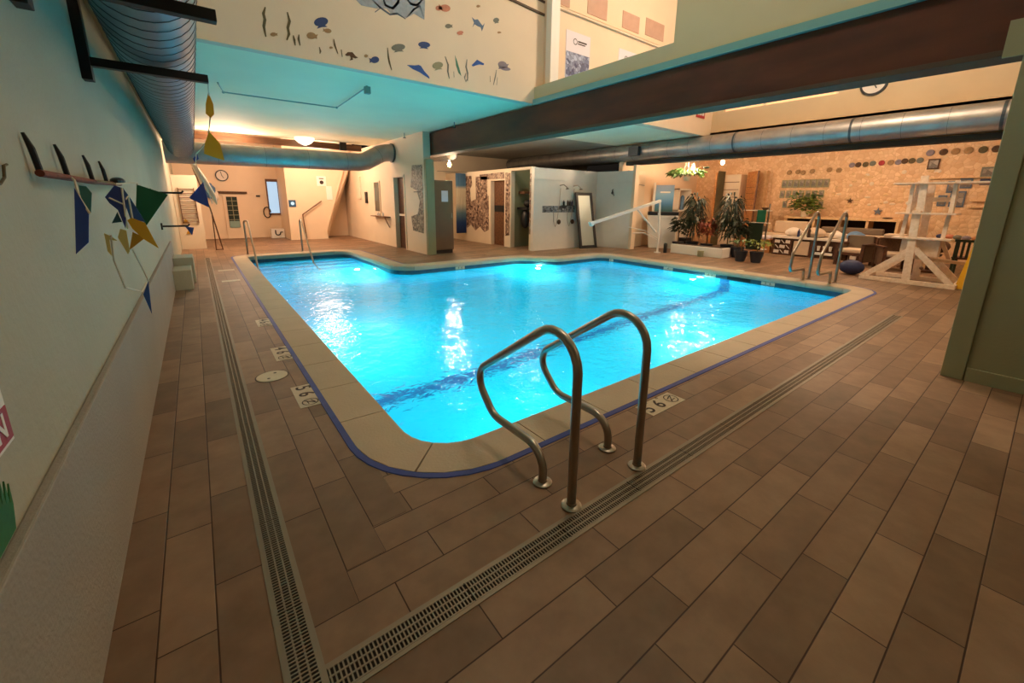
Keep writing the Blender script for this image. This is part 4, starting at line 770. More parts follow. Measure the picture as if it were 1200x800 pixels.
wo_ = struct('window_2', MB().box(2.30, 2.64, 18.70, 18.75, .92, 2.10), 'glassblue')
MB().box(2.26, 2.30, 18.68, 18.75, .88, 2.14).box(2.64, 2.68, 18.68, 18.75, .88, 2.14).box(2.26, 2.68, 18.68, 18.75, .86, .92).box(2.26, 2.68, 18.68, 18.75, 2.10, 2.2).build('window_frame', 'brown', wo_)
th = thing('storage_box', 'white box with a dark U shaped mark on the floor under the entrance window', 'box', (2.45, 18.3, 0))
MB().box(2.2, 2.64, 18.15, 18.5, 0, .34).build('body', 'white', th, bevel=.008)
MB().tube([(2.34, 18.14, .30), (2.34, 18.14, .17), (2.37, 18.14, .12), (2.43, 18.14, .11), (2.49, 18.14, .14), (2.51, 18.14, .22), (2.58, 18.14, .22)], .022, 8).build('mark', 'blackp', th)
th = thing('coiled_hose', 'dark coiled hose hanging at the entrance window', 'hose', (2.2, 18.65, .85))
MB().tube([(2.2+.12*math.cos(t*.5), 18.66, .95+.2*math.sin(t*.5)) for t in range(0, 13)], .02, 8).build('coil', 'blackp', th)
th = thing('blue_sign', 'small square blue sign on the peach stair wall', 'sign', (2.82, 16.94, 1.3))
MB().box(2.70, 2.93, 16.93, 16.95, 1.19, 1.43).build('plate', 'blue2', th); MB().ball((2.82, 16.928, 1.31), .06, .004, .06).build('symbol', 'glassblue', th)
th = thing('wall_notice', 'white notice with a black heart-like mark on the stair wall above the handrail', 'notice', (3.85, 16.94, 1.9))
MB().box(3.70, 4.02, 16.93, 16.95, 1.95, 2.30).build('sheet', 'white', th); MB().ball((3.86, 16.927, 2.08), .07, .004, .07).build('mark', 'ink', th); MB().box(3.78, 3.94, 16.926, 16.93, 2.2, 2.23).build('line', 'ink', th)
MB().box(4.0, 4.2, 16.93, 16.95, 1.45, 1.95).build('lower_sheet', 'white', th)
th = thing('stair_wall_rail', 'brown sloping handrail on the peach stair wall', 'handrail', (3.1, 16.85, .2))
MB().tube([(3.16, 16.85, .05), (3.10, 16.85, .92), (3.78, 16.85, 1.40)], .022, 8).build('rail', 'brown', th)
for p in ((3.12, 16.85, .9), (3.7, 16.85, 1.34)): MB().tube([p, (p[0], 16.95, p[2])], .012, 6).build('bracket', 'brown', th)
th = thing('joist', 'dark brown timber across the rear ceiling above the cross duct', 'timber', (2.2, 14.55, 3.0))
MB().box(-.45, 4.6, 14.4, 14.54, 3.02, 3.2).build('timber', 'brown', th); MB().box(3.9, 4.1, 14.3, 14.4, 3.0, 3.24).build('bracket', 'blackp', th)
th = thing('ceiling_lamp', 'white lace-like ceiling lamp above the cross duct', 'ceiling lamp', (2.55, 13.9, 3.0))
MB().lathe((2.85, 14.1, 3.04), [(.05, 0), (.17, .06), (.26, .15), (.27, .2)], 20).build('shade', 'diffuser', th, smooth=True)
# mirror, phone and shelf on the passage wall
th = thing('wall_mirror', 'narrow mirror on the passage wall to the left of the doorway', 'mirror', (4.99, 14.3, 1.5))
MB().box(4.97, 5.0, 14.0, 14.55, 1.05, 2.1).build('frame', 'cream', th); MB().box(4.965, 4.97, 14.05, 14.5, 1.1, 2.05).build('glass', 'glassdark', th)
th = thing('wall_shelf', 'small brown wall shelf below the narrow mirror', 'shelf', (4.9, 13.9, .9))
MB().box(4.82, 5.0, 13.2, 14.6, .92, .95).build('board', 'brown', th); MB().bar((4.84, 13.3, .92), (4.99, 13.3, .6), .03, .02).build('brace', 'brown', th)
for y, lb in ((13.6, 'rightmost of three'), (13.9, 'middle of three'), (14.1, 'leftmost of three')): tag(MB().lathe((4.9, y, .95), [(.03, 0), (.035, .08), (.015, .11), (.015, .14)], 10).build('soap_bottle', 'white', origin=(4.9, y, .95)), 'small white bottle on the brown shelf under the narrow mirror, '+lb, 'bottle', 'bottles on the passage shelf')
tag(MB().box(4.95, 5.0, 15.3, 15.5, 1.35, 1.75).build('wall_phone', 'blackp', origin=(4.97, 15.4, 1.35), bevel=.01), 'black wall phone left of the narrow mirror', 'phone')
tag(MB().box(4.96, 5.0, 16.0, 16.3, 1.5, 2.3).build('thermostat_panel', 'cream', origin=(4.98, 16.1, 1.5)), 'pale panel on the passage wall nearest the corner', 'panel')
# grey mosaic on the end of the passage wall
mp = MB().prism([(4.994, 10.70, 1.02), (4.994, 10.70, 2.42), (4.994, 11.35, 2.44), (4.994, 11.5, 1.85), (4.994, 11.1, 1.75), (4.994, 10.92, 1.45), (4.994, 11.1, 1.1), (4.994, 11.55, 1.02), (4.994, 11.45, .62), (4.994, 10.75, .58)], (.007, 0, 0)); mp.build('grey_mosaic', 'mosaicg', wcol)
MB().box(4.99, 5.0, 10.8, 11.3, 1.70, 1.72).build('ledge_line', 'ink', wcol)
# ------------------------------------------------------------------ passage: cabinet, curtain, bulbs
th = thing('tall_cabinet', 'tall brown cabinet with a pale notice on its door, beside the far post', 'cabinet', (5.58, 10.95, 0))
MB().box(5.27, 5.87, 10.62, 11.2, .10, 2.03).build('body', 'cabinet', th, bevel=.006)
MB().box(5.29, 5.85, 10.60, 10.62, .12, 2.01).build('door', 'cabinet', th, bevel=.004); MB().box(5.30, 5.84, 10.64, 11.18, 0, .10).build('plinth', 'blackp', th)
MB().box(5.50, 5.70, 10.592, 10.60, 1.45, 1.75).build('notice', 'poster', th); MB().tube([(5.80, 10.58, 1.0), (5.80, 10.58, 1.14)], .008, 8).build('handle', 'steel', th)
cu = MB(); n_ = 46
vs = [(7.62+.40*i/n_, 13.55+.035*math.sin(i*1.05), z) for z in (.30, 2.45) for i in range(n_+1)]
cu.add(vs, [(i, i+1, n_+2+i, n_+1+i) for i in range(n_)])
tag(cu.build('shower_curtain', 'curtain', origin=(7.82, 13.55, .30), smooth=True), 'blue and cream banded curtain hanging beside the dark mosaic wall', 'curtain')
tag(MB().tube([(6.9, 13.55, 2.48), (8.1, 13.55, 2.48)], .012, 8).build('curtain_rod', 'steel', origin=(7.5, 13.55, 2.48)), 'thin steel rod carrying the blue banded curtain', 'rod')
def bulb(x, y, z, zt, label):
    th = thing('bare_bulb', label, 'light bulb', (x, y, z), 'bare glowing bulbs')
    MB().ball((x, y, z), .055, .055, .07).build('bulb', 'bulb', th, smooth=True)
    MB().lathe((x, y, z+.06), [(.03, 0), (.035, .07), (.02, .08)], 12).build('socket', 'white', th); MB().tube([(x, y, z+.14), (x, y, zt)], .006, 6).build('cord', 'blackp', th)
bulb(6.15, 11.3, 2.52, 3.262, 'bare glowing bulb hanging above the tall cabinet')
bulb(12.4, 7.2, 2.55, 3.2, 'bare glowing bulb above the hanging plant')
bulb(12.4, 6.3, 2.66, 3.2, 'bare glowing bulb to the right of the hanging plant')
th = thing('recessed_light', 'small lit recessed light in the ceiling behind the beam', 'ceiling light', (7.6, 9.6, 3.2))
MB().lathe((7.6, 9.6, 3.262), [(.20, 0), (.20, -.015), (.15, -.02)], 24).build('trim_ring', 'white', th); MB().lathe((7.6, 9.6, 3.238), [(.15, 0), (.02, -.004)], 24).build('diffuser', 'diffuser', th)
# mosaic patches
wm_ = bpy.data.objects['wall_mosaic']
def mpatch(yz):
    MB().prism([(8.094, y, z) for y, z in yz], (.007, 0, 0)).build('plate_mosaic', 'mosaic', wm_)
mpatch([(12.12, .50), (12.12, 1.65), (12.22, 1.7), (12.2, 2.30), (12.95, 2.32), (12.95, 1.55), (13.3, 1.45), (13.35, 1.9), (13.2, 2.05), (13.25, 2.36), (14.3, 2.36), (14.35, 1.0), (14.2, .62), (13.8, .66), (13.6, .48), (13.3, .62), (13.0, .42), (12.7, .58), (12.4, .40)])
mpatch([(11.2, 2.2), (11.22, 2.4), (12.7, 2.38), (12.6, 2.2)])
mpatch([(10.9, .40), (10.88, 2.35), (11.14, 2.38), (11.14, .36)])
mpatch([(9.83, .5), (9.83, 2.3), (9.89, 2.3), (9.89, .5)])
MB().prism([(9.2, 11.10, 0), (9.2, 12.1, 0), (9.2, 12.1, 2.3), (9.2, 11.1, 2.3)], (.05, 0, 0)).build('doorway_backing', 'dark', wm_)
th = thing('dark_shelf', 'dark wall shelf with two boards inside the mosaic niche', 'shelf', (8.9, 10.4, 1.2))
MB().box(8.45, 9.1, 10.6, 10.9, 1.72, 1.80).build('board', 'brown', th); MB().box(8.4, 9.2, 10.4, 10.9, 1.22, 1.30).build('board', 'blackp', th)
for x, z, lb in ((8.5, .92, 'black bag hanging below the niche shelf, nearest the opening'), (8.75, .92, 'navy bag hanging in the middle below the niche shelf'), (9.0, .92, 'black bag hanging below the niche shelf, deepest inside'), (8.6, 1.42, 'small black bag lying between the two boards of the niche shelf')): tag(MB().ball((x, 10.6, z), .12, .17, .3 if z < 1.2 else .12).build('bag', 'navy' if x == 8.75 else 'blackp', origin=(x, 10.6, z), smooth=True), lb, 'bag', 'bags in the mosaic niche')
th = thing('wicker_hamper', 'pale brown hamper standing in the mosaic niche', 'hamper', (8.8, 10.05, 0))
MB().lathe((8.75, 10.12, .25), [(.16, 0), (.20, .3), (.22, .62), (.19, .62)], 20).build('basket', 'cabinet', th, smooth=True); MB().box(8.62, 8.88, 9.99, 10.25, 0, .25).build('foot', 'cabinet', th)
th = thing('dark_screen', 'dark brown screen filling the doorway of the mosaic wall', 'screen', (8.26, 11.6, 0))
MB().box(8.24, 8.28, 11.22, 11.98, 1.12, 1.34).build('band', 'blackp', th); MB().box(8.24, 8.28, 11.22, 11.98, 0, 1.12).build('lower_panel', 'brown', th); MB().box(8.24, 8.28, 11.22, 11.98, 1.34, 2.14).build('upper_panel', 'brown', th)
# ------------------------------------------------------------------ showers
sw = bpy.data.objects['wall_shower']
MB().box(8.45, 9.85, 9.692, 9.70, 1.16, 1.36).build('checker_band', 'checker', sw)
for x, lb in ((9.15, 'the left one of the two'), (9.75, 'the right one, partly behind the mirror')):
    th = thing('shower_fitting', 'steel shower arm and valve on the tiled wall, '+lb, 'shower', (x, 9.68, 1.0), 'shower fittings')
    MB().tube([(x, 9.70, 1.98), (x-.02, 9.50, 2.0), (x+.0, 9.38, 1.92)], .014, 8).build('arm', 'steel', th)
    MB().lathe((x, 9.36, 1.86), [(.015, .05), (.055, .02), (.055, 0), (.01, 0)], 14).build('shower_head', 'steel', th)
    MB().lathe((x, 9.70, .86), [(.075, 0), (.075, -.02), (.03, -.05)], 18, 'y').build('valve', 'p_brown', th)
    MB().tube([(x, 9.66, 1.9), (x-.03, 9.66, 1.5), (x-.12, 9.64, .95), (x-.2, 9.64, .72), (x-.28, 9.64, .9), (x-.27, 9.66, 1.3)], .009, 6).build('hose', 'steel', th)
tag(MB().box(9.22, 9.70, 9.58, 9.69, 1.365, 1.38).build('bottle_rack', 'black', origin=(9.45, 9.62, 1.365)), 'narrow black rack above the checker band of the shower wall', 'rack')
for i in range(5): tag(MB().lathe((9.28+.09*i, 9.63, 1.38), [(.03, 0), (.03, .1), (.012, .13), (.012, .16)], 10).build('bath_bottle', ('blackp', 'white', 'ink', 'blackp', 'navy')[i], origin=(9.28+.09*i, 9.63, 1.38)), 'small %s bottle on the shower rack, %s from the left' % (('black', 'white', 'brown', 'black', 'navy')[i], ('first', 'second', 'third', 'fourth', 'fifth')[i]), 'bottle', 'bottles on the shower rack')
th = thing('robe_hook', 'small dark double hook on the right-hand shower wall', 'hook', (10.98, 9.1, 1.75))
MB().tube([(10.99, 9.1, 1.9), (10.94, 9.1, 1.88), (10.94, 9.1, 1.75), (10.90, 9.1, 1.80)], .014, 8).tube([(10.96, 9.1, 1.86), (10.93, 9.02, 1.70)], .012, 6).build('hook', 'black', th)
# leaning mirror
th = thing('leaning_mirror', 'tall black framed mirror leaning against the tiled shower wall', 'mirror', (10.15, 9.4, 0))
B0, B1, T0, T1 = Vector((9.80, 9.36, .012)), Vector((10.50, 9.26, .012)), Vector((9.74, 9.62, 1.78)), Vector((10.44, 9.56, 1.78))
nn = (B1-B0).cross(T0-B0).normalized()
if nn.y > 0: nn = -nn
def q4(u0, u1, v0, v1, d0, d1, m):
    P = lambda u, v: (B0.lerp(B1, u)).lerp(T0.lerp(T1, u), v)
    m.prism([tuple(P(u, v)+nn*d0) for u, v in ((u0, v0), (u1, v0), (u1, v1), (u0, v1))], tuple(nn*(d1-d0)))
fm = MB(); q4(0, 1, 0, .05, 0, .04, fm); q4(0, 1, .95, 1, 0, .04, fm); q4(0, .13, .05, .95, 0, .04, fm); q4(.87, 1, .05, .95, 0, .04, fm); fm.build('frame', 'blackp', th)
gm = MB(); q4(.12, .88, .04, .96, .005, .02, gm); gm.build('glass', 'mirror', th)
# ------------------------------------------------------------------ pool lift
th = thing('pool_lift', 'white steel pool lift with a raised sloping arm beside the white bin', 'pool lift', (11.3, 7.4, 0))
MB().tube([(11.12, 7.35, 0), (11.12, 7.35, .55), (11.18, 7.45, 1.52)], .03, 10).build('mast', 'liftwhite', th, smooth=True)
MB().lathe((11.12, 7.35, 0), [(.10, 0), (.10, .02), (.04, .03)], 20).build('foot_plate', 'liftwhite', th)
MB().bar((8.52, 7.72, .93), (11.2, 7.45, 1.55), .08, .08).build('arm', 'liftwhite', th, bevel=.008)
MB().bar((8.46, 7.73, .90), (8.54, 7.72, .945), .11, .13).build('arm_end', 'liftwhite', th, bevel=.01)
MB().tube([(10.25, 7.55, 1.30), (11.0, 7.38, .62)], .028, 10).tube([(11.13, 7.37, .6), (11.17, 7.44, 1.2)], .036, 10).build('actuator', 'liftwhite', th, smooth=True)
MB().tube([(11.12, 7.35, .42), (10.55, 7.45, .68), (9.9, 7.55, .80)], .012, 8).tube([(11.12, 7.35, .36), (10.5, 7.45, .62), (10.1, 7.55, .62)], .012, 8).build('leg_rest', 'liftwhite', th)
# ------------------------------------------------------------------ lounge alcove
th = thing('white_bin', 'large white tapered bin with a black lid, beside the pool lift', 'bin', (12.45, 8.2, 0))
c = Vector((12.55, 8.22, 0)); ax = Vector((.6, -.8, 0)); ay = Vector((.8, .6, 0))
def oblong(m, w0, d0, z0, w1, d1, z1):
    P = lambda w_, d_, z: [tuple(c+ax*i*w_/2+ay*j*d_/2+Vector((0, 0, z))) for i, j in ((-1, -1), (1, -1), (1, 1), (-1, 1))]
    m.add(P(w0, d0, z0)+P(w1, d1, z1), [(3, 2, 1, 0), (4, 5, 6, 7), (0, 1, 5, 4), (1, 2, 6, 5), (2, 3, 7, 6), (3, 0, 4, 7)]); return m
oblong(MB(), .78, .6, 0, .98, .74, 1.08).build('body', 'white', th, bevel=.02)
oblong(MB(), .96, .74, 1.09, .96, .74, 1.2).build('lid', 'blackp', th, bevel=.01)
oblong(MB(), .62, .01, .98, .62, .78, .995).build('handle_slot', 'ink', th)
th = thing('blue_poster', 'tall blue underwater poster standing behind the white bin', 'poster', (13.0, 8.94, 1.12))
pc, pa, pn = Vector((13.0, 8.5, 0)), Vector((.55, -.83, 0)), Vector((-.83, -.55, 0))
MB().bar(pc-pa*.30+Vector((0, 0, 1.60)), pc+pa*.30+Vector((0, 0, 1.60)), .02, .98).build('print', 'posterblue', th, origin=(13, 8.5, 1.12))
MB().bar(pc-pa*.38+Vector((0, 0, 1.12)), pc-pa*.31+Vector((0, 0, 1.12)), .03, 2.1).build('side_frame', 'white', th)
MB().bar(pc-pa*.38+pn*-.03+Vector((0, 0, .6)), pc+pa*.30+pn*-.03+Vector((0, 0, .6)), .02, 1.16).build('stand', 'cream', th)
MB().bar(pc-pa*.15+pn*.012+Vector((0, 0, 1.85)), pc+pa*.18+pn*.012+Vector((0, 0, 1.85)), .004, .05).build('title', 'white', th)
th = thing('white_partition', 'tall white door panel standing to the left of the blue poster', 'panel', (11.9, 8.8, 0))
MB().box(11.45, 12.35, 8.86, 8.945, 0, 2.52).build('panel', 'cream', th, bevel=.005); MB().tube([(11.5, 8.84, 2.12), (12.28, 8.84, 2.06)], .012, 8).build('closer_arm', 'steel', th)
MB().box(11.47, 11.50, 8.83, 8.86, .4, 1.9).build('edge_strip', 'brown', th)
def leaf_blob(m, c, r, n, L_, w_, droop=.3, seed=0, up=.3):
    rn = random.Random(seed)
    for _ in range(n):
        a = rn.uniform(0, 2*PI); e = rn.uniform(-.6, 1.3); rr = rn.uniform(.25, 1)
        p = Vector(c)+Vector((math.cos(a)*math.cos(e)*r[0], math.sin(a)*math.cos(e)*r[1], math.sin(e)*r[2]))*rr
        d = Vector((math.cos(a), math.sin(a), rn.uniform(-droop, up))).normalized(); s = d.cross(Vector((rn.uniform(-.4, .4), rn.uniform(-.4, .4), 1))).normalized()
        l = L_*rn.uniform(.7, 1.2); w2 = w_*rn.uniform(.8, 1.2); t = p+d*l+Vector((0, 0, -droop*l*.6)); q = p+d*l*.5+Vector((0, 0, droop*l*.15))
        m.add([p, q+s*w2, t, q-s*w2], [(0, 1, 2, 3)])
    return m
def plant(name, label, loc, kind, group='potted plants in the lounge'):
    x, y = loc[0], loc[1]; th = thing(name, label, 'plant', loc, group); z0 = loc[2]; rn = random.Random(int(x*10+y*7))
    if kind == 'small' or kind == 'lime':
        MB().lathe((x, y, z0), [(.11, 0), (.17, .28), (.155, .28), (.15, .25), (.01, .25)], 24).build('pot', 'potdark', th, smooth=True)
        MB().lathe((x, y, z0+.245), [(.15, 0), (.15, .012), (.01, .012)], 20).build('soil', 'soil', th)
        st_ = MB().tube([(x, y, z0+.25), (x+.02, y, z0+.38), (x+.01, y-.03, z0+.5)], .012, 6); st_.tube([(x, y, z0+.34), (x-.1, y+.05, z0+.45)], .007, 6).tube([(x, y, z0+.34), (x+.08, y-.08, z0+.46)], .007, 6).build('stem', 'stem', th)
        leaf_blob(MB(), (x, y, z0+.5), (.26, .26, .12), 44 if kind == 'lime' else 24, .14, .03, .4, int(x*31+y*17)).build('foliage', 'leaflime' if kind == 'lime' else 'leaf', th)
    elif kind == 'tall':
        MB().lathe((x, y, z0), [(.14, 0), (.19, .32), (.17, .32), (.16, .28), (.01, .28)], 22).build('pot', 'potdark', th, smooth=True)
        for dx, dy, h in ((0, 0, 1.5), (.07, .05, 1.2), (-.08, -.04, .95)):
            MB().tube([(x, y, z0+.28), (x+dx*.6, y+dy*.6, z0+.28+(h-.28)*.5), (x+dx, y+dy, z0+h)], .016, 7).build('stem', 'stem', th)
            leaf_blob(MB(), (x+dx, y+dy, z0+h), (.20, .20, .22), 70, .36, .028, .9, int(h*100+x*10), .9).build('foliage', 'leafdark', th)
        leaf_blob(MB(), (x, y, z0+.75), (.26, .26, .55), 120, .26, .022, .8, int(x*91)).build('lower_foliage', 'leafdark', th)
    elif kind == 'bush':
        MB().lathe((x, y, z0), [(.13, 0), (.18, .3), (.16, .3), (.01, .27)], 20).build('pot', 'potdark', th, smooth=True)
        MB().tube([(x, y, z0+.28), (x+.02, y+.02, z0+.7)], .018, 7).build('stem', 'stem', th)
        leaf_blob(MB(), (x, y, z0+.75), (.22, .22, .36), 150, .17, .04, .5, int(x*57+y)).build('foliage', 'leafred' if 'red' in label else 'leafdark', th)
    return th
plant('potted_plant', 'sparse small plant in a dark pot, left one of the pair by the pool', (11.42, 5.02, 0), 'small')
plant('potted_plant', 'lime green plant in a dark pot, right one of the pair by the pool', (11.50, 4.66, 0), 'lime')
th = thing('long_planter', 'long low white planter box in front of the lounge plants', 'planter', (11.6, 6.5, 0))
MB().box(11.5, 11.95, 5.55, 7.15, 0, .27).build('trough', 'white', th, bevel=.01); MB().box(11.54, 11.91, 5.6, 7.1, .27, .275).build('soil', 'soil', th)
plant('tall_plant', 'tall dark spiky plant behind the long white planter, nearest the blue poster', (12.35, 6.95, 0), 'tall')
plant('tall_plant', 'tall dark drooping plant at the right end of the long planter', (12.35, 5.85, 0), 'tall')
plant('bushy_plant', 'bushy plant with red leaves between the two tall plants', (12.25, 6.42, 0), 'bush')
plant('bushy_plant', 'dark bushy plant low at the left end of the long planter', (12.05, 7.25, 0), 'bush')
plant('bushy_plant', 'dark bushy plant low beneath the right tall plant', (12.15, 5.45, 0), 'bush')
tag(MB().lathe((11.36, 6.1, 0), [(.08, 0), (.09, .17), (.07, .17)], 18).build('small_pot', 'p_greygreen', origin=(11.36, 6.1, 0), smooth=True), 'small grey-green pot on the floor in front of the long planter', 'pot')
tag(MB().lathe((11.3, 7.2, 0), [(.05, 0), (.06, .26), (.04, .30)], 16).build('dark_bottle', 'blackp', origin=(11.3, 7.2, 0), smooth=True), 'dark bottle on the floor at the left end of the long planter', 'bottle')
tag(MB().box(12.85, 13.2, 7.45, 7.75, 0, .36).build('dark_crate', 'blackp', origin=(13, 7.6, 0), bevel=.01), 'dark crate on the floor just right of the white bin', 'crate')
th = thing('hanging_plant', 'leafy green hanging plant beneath the alcove ceiling', 'plant', (12.5, 7.55, 2.3))
MB().lathe((12.5, 7.45, 2.18), [(.08, 0), (.14, .14), (.12, .14)], 18).build('basket', 'cream', th, smooth=True)
for a in (0, 2.1, 4.2): MB().tube([(12.5+.12*math.cos(a), 7.45+.12*math.sin(a), 2.32), (12.5, 7.45, 2.95), (12.5, 7.45, 3.2)], .004, 5).build('hanger', 'rope', th)
leaf_blob(MB(), (12.5, 7.45, 2.42), (.50, .55, .16), 190, .17, .05, .5, 5).build('foliage', 'leaf', th)
MB().tube([(12.45, 7.3, 2.45), (12.45, 6.95, 2.60), (12.45, 6.85, 2.58)], .006, 5).build('runner', 'stem', th); MB().ball((12.45, 6.8, 2.55), .08, .09, .035).build('large_leaf', 'leafdark', th)
# shelves, screen and cupboard behind the plants
th = thing('shelf_unit', 'white open shelving behind the tall plants', 'shelves', (14.3, 7.6, 0))
MB().box(13.9, 14.7, 8.5, 8.9, 1.95, 2.0).box(13.9, 14.7, 8.5, 8.9, 1.2, 1.25).box(13.9, 13.95, 8.5, 8.9, 0, 2.0).box(14.65, 14.7, 8.5, 8.9, 0, 2.0).build('frame', 'white', th)
tag(MB().lathe((14.3, 8.6, 1.25), [(.07, 0), (.07, .45), (.03, .52)], 12).build('shelf_bottle', 'bluecloth', origin=(14.3, 8.6, 1.25)), 'tall blue bottle standing in the white open shelving', 'bottle')
th = thing('bamboo_screen', 'orange-brown wooden screen in front of the right-hand shelves', 'screen', (15.0, 7.4, 0))
MB().box(14.7, 15.2, 7.6, 7.66, 0, 2.55).build('panel', 'wood', th)
for k in range(9): MB().tube([(14.73+.055*k, 7.57, 0), (14.73+.055*k, 7.57, 2.6)], .018, 6).build('cane', 'p_olive', th)
th = thing('wall_cupboard', 'white louvred cupboard beside the orange wooden door', 'cupboard', (15.4, 7.1, 0))
MB().box(15.35, 15.79, 7.08, 7.95, 0, 2.5).build('body', 'cream', th)
for k in range(4): MB().box(15.33, 15.35, 7.12, 7.88, 1.45+.26*k, 1.47+.26*k).build('louvre', 'brown', th)
MB().box(15.31, 15.35, 7.1, 7.9, .5, .56).build('rail', 'brown', th)
th = thing('towel_rack', 'glass and steel towel rack to the right of the tall plants', 'rack', (12.6, 5.2, 0))
for y in (5.05, 5.75): MB().box(12.9, 12.94, y, y+.03, 0, 1.5).build('post', 'steel', th)
for z in (.2, .95, 1.3): MB().box(12.8, 13.1, 5.05, 5.78, z, z+.02).build('shelf', 'whitecloth', th)
tag(MB().box(12.74, 12.795, 5.1, 5.5, .2, .97).build('hanging_towel', 'leafdark', origin=(12.77, 5.3, .2), bevel=.01), 'dark towel hanging low on the steel rack', 'towel'); tag(MB().box(12.74, 12.795, 5.08, 5.3, .98, 1.33).build('hanging_towel', 'f_green', origin=(12.77, 5.2, .98), bevel=.01), 'bright green towel hanging at the top of the steel rack', 'towel')
th = thing('wooden_door', 'tall orange wooden door standing open against the shell wall', 'door', (15.4, 6.6, 0))
MB().prism([(15.55, 6.95, .02), (15.1, 6.45, .02), (15.14, 6.42, .02), (15.6, 6.92, .02)], (0, 0, 2.55)).build('panel', 'wood', th)
for z in (1.45, 1.65, 1.85, 2.05): MB().bar((15.52, 6.90, z), (15.12, 6.44, z), .05, .012).build('groove', 'brown', th)
MB().box(15.6, 15.79, 6.35, 6.9, 0, 2.6).build('jamb', 'palewood', th); MB().bar((15.13, 6.42, .02), (15.13, 6.42, 2.58), .04, .06).build('edge', 'brown', th)
th = thing('floor_lamp', 'slim brass floor lamp beside the orange wooden door', 'lamp', (15.1, 6.05, 0))
MB().tube([(15.1, 6.05, .02), (15.1, 6.05, 1.3)], .025, 8).build('pole', 'palewood', th); MB().lathe((15.1, 6.05, 1.28), [(.04, 0), (.12, .09), (.11, .1)], 14).build('shade', 'p_brown', th); MB().lathe((15.1, 6.05, 0), [(.14, 0), (.14, .02), (.03, .03)], 16).build('base', 'palewood', th)
# long sideboard with dark openings
th = thing('low_sideboard', 'long low wooden sideboard with dark open compartments along the shell wall', 'sideboard', (15.4, 4.1, 0))
MB().box(15.1, 15.75, 2.62, 5.45, 1.06, 1.12).build('top', 'palewood', th, bevel=.004)
MB().box(15.15, 15.72, 2.65, 5.42, .40, .46).build('shelf', 'palewood', th); MB().box(15.68, 15.74, 2.65, 5.42, .02, 1.06).build('back', 'dark', th)
for y in (2.65, 3.3, 3.95, 4.6, 5.36): MB().box(15.13, 15.7, y, y+.06, 0, 1.06).build('divider', 'palewood', th)
for x, y, a in ((15.3, 3.1, 'nearest the floating starfish'), ): tag(MB().ball((15.35, 2.95, 1.15), .05, .12, .025).build('dark_shell', 'p_brown', origin=(15.35, 2.95, 1.12)), 'small dark shell lying on the sideboard top', 'shell')
# cushions and benches
th = thing('corner_sofa', 'wooden sofa with pale seat cushions and a high left arm, behind the low table', 'sofa', (15.0, 5.2, 0))
MB().box(14.64, 15.08, 4.6, 6.0, .12, .42).build('base', 'wood', th, bevel=.01); MB().box(14.62, 15.05, 4.62, 5.98, .42, .60).build('seat_cushion', 'cushionp', th, bevel=.03)
MB().box(14.85, 15.08, 4.7, 5.6, .6, .98).build('back_cushion', 'cushionp', th, bevel=.04); MB().box(14.62, 15.05, 5.9, 6.05, .12, .8).build('arm', 'cushion', th, bevel=.01)
th = thing('long_bench', 'long bench with grey cushions in front of the sideboard', 'bench', (14.95, 3.7, 0))
MB().box(14.75, 15.1, 2.7, 4.55, .1, .55).build('base', 'brown', th); MB().box(14.72, 15.1, 2.72, 4.5, .55, .68).build('seat_cushion', 'cushionp', th, bevel=.03); MB().box(14.95, 15.1, 2.9, 4.35, .68, .86).build('back_cushion', 'cushion', th, bevel=.04)
th = thing('potted_tree', 'leafy variegated potted tree beside the sofa, in front of the shell wall', 'plant', (15.25, 5.1, 0))
MB().lathe((15.3, 4.95, 1.12), [(.10, 0), (.13, .18), (.11, .18)], 18).build('pot', 'cream', th)
MB().tube([(15.3, 4.95, 1.28), (15.28, 4.93, 1.45)], .015, 6).build('stem', 'stem', th)
leaf_blob(MB(), (15.28, 5.0, 1.5), (.34, .42, .44), 230, .15, .05, .3, 11).build('foliage', 'leaf', th); leaf_blob(MB(), (15.2, 4.9, 1.42), (.3, .40, .46), 150, .13, .045, .3, 12).build('pale_foliage', 'leaflime', th)
# lattice table
th = thing('lattice_table', 'low dark table with white lattice sides, covered in papers and cloths', 'table', (14.2, 4.2, 0))
MB().box(13.95, 14.6, 3.05, 5.3, .50, .56).build('top', 'whitecloth', th, bevel=.004)
MB().box(14.0, 14.55, 3.1, 5.25, .0, .04).build('plinth', 'darkwood', th); MB().box(14.03, 14.07, 3.12, 5.23, .04, .5).build('back_panel', 'darkwood', th)
for y in (3.1, 3.62, 4.2, 4.72, 5.2): MB().box(13.97, 14.05, y, y+.06, 0, .5).build('post', 'darkwood', th)
def latt(y0, y1):
    m = MB(); k = 3
    for i in range(k):
        for j in range(3):
            yy = y0+(y1-y0)*(i+.5)/k; zz = .10+.15*j
            if (i+j) % 2 == 0: m.box(13.975, 13.99, yy-.07, yy+.07, zz-.045, zz+.045)
            m.bar((13.985, yy-.05, zz-.05), (13.985, yy+.05, zz+.05), .012, .02)
    return m
for a, b in ((4.76, 5.2), (3.16, 3.6)): latt(a, b).build('lattice_panel', 'whitecloth', th)
MB().box(13.96, 14.02, 4.28, 4.68, .05, .44).build('drawer', 'cushionp', th)
MB().box(13.965, 14.03, 3.68, 4.14, .205, .22).build('middle_shelf', 'darkwood', th)
for k in range(3): tag(MB().lathe((13.995, 3.77+.14*k, .22), [(.03, 0), (.042, .13), (.036, .13)], 12).build('cup', 'white', origin=(13.995, 3.77+.14*k, .22)), 'white cup inside the lattice table, %s' % ('nearest the blue towel end', 'the middle of three', 'nearest the drawer')[k], 'cup', 'cups in the lattice table')
MB().box(13.965, 14.0, 3.70, 4.12, .10, .17).build('tray', 'white', th)
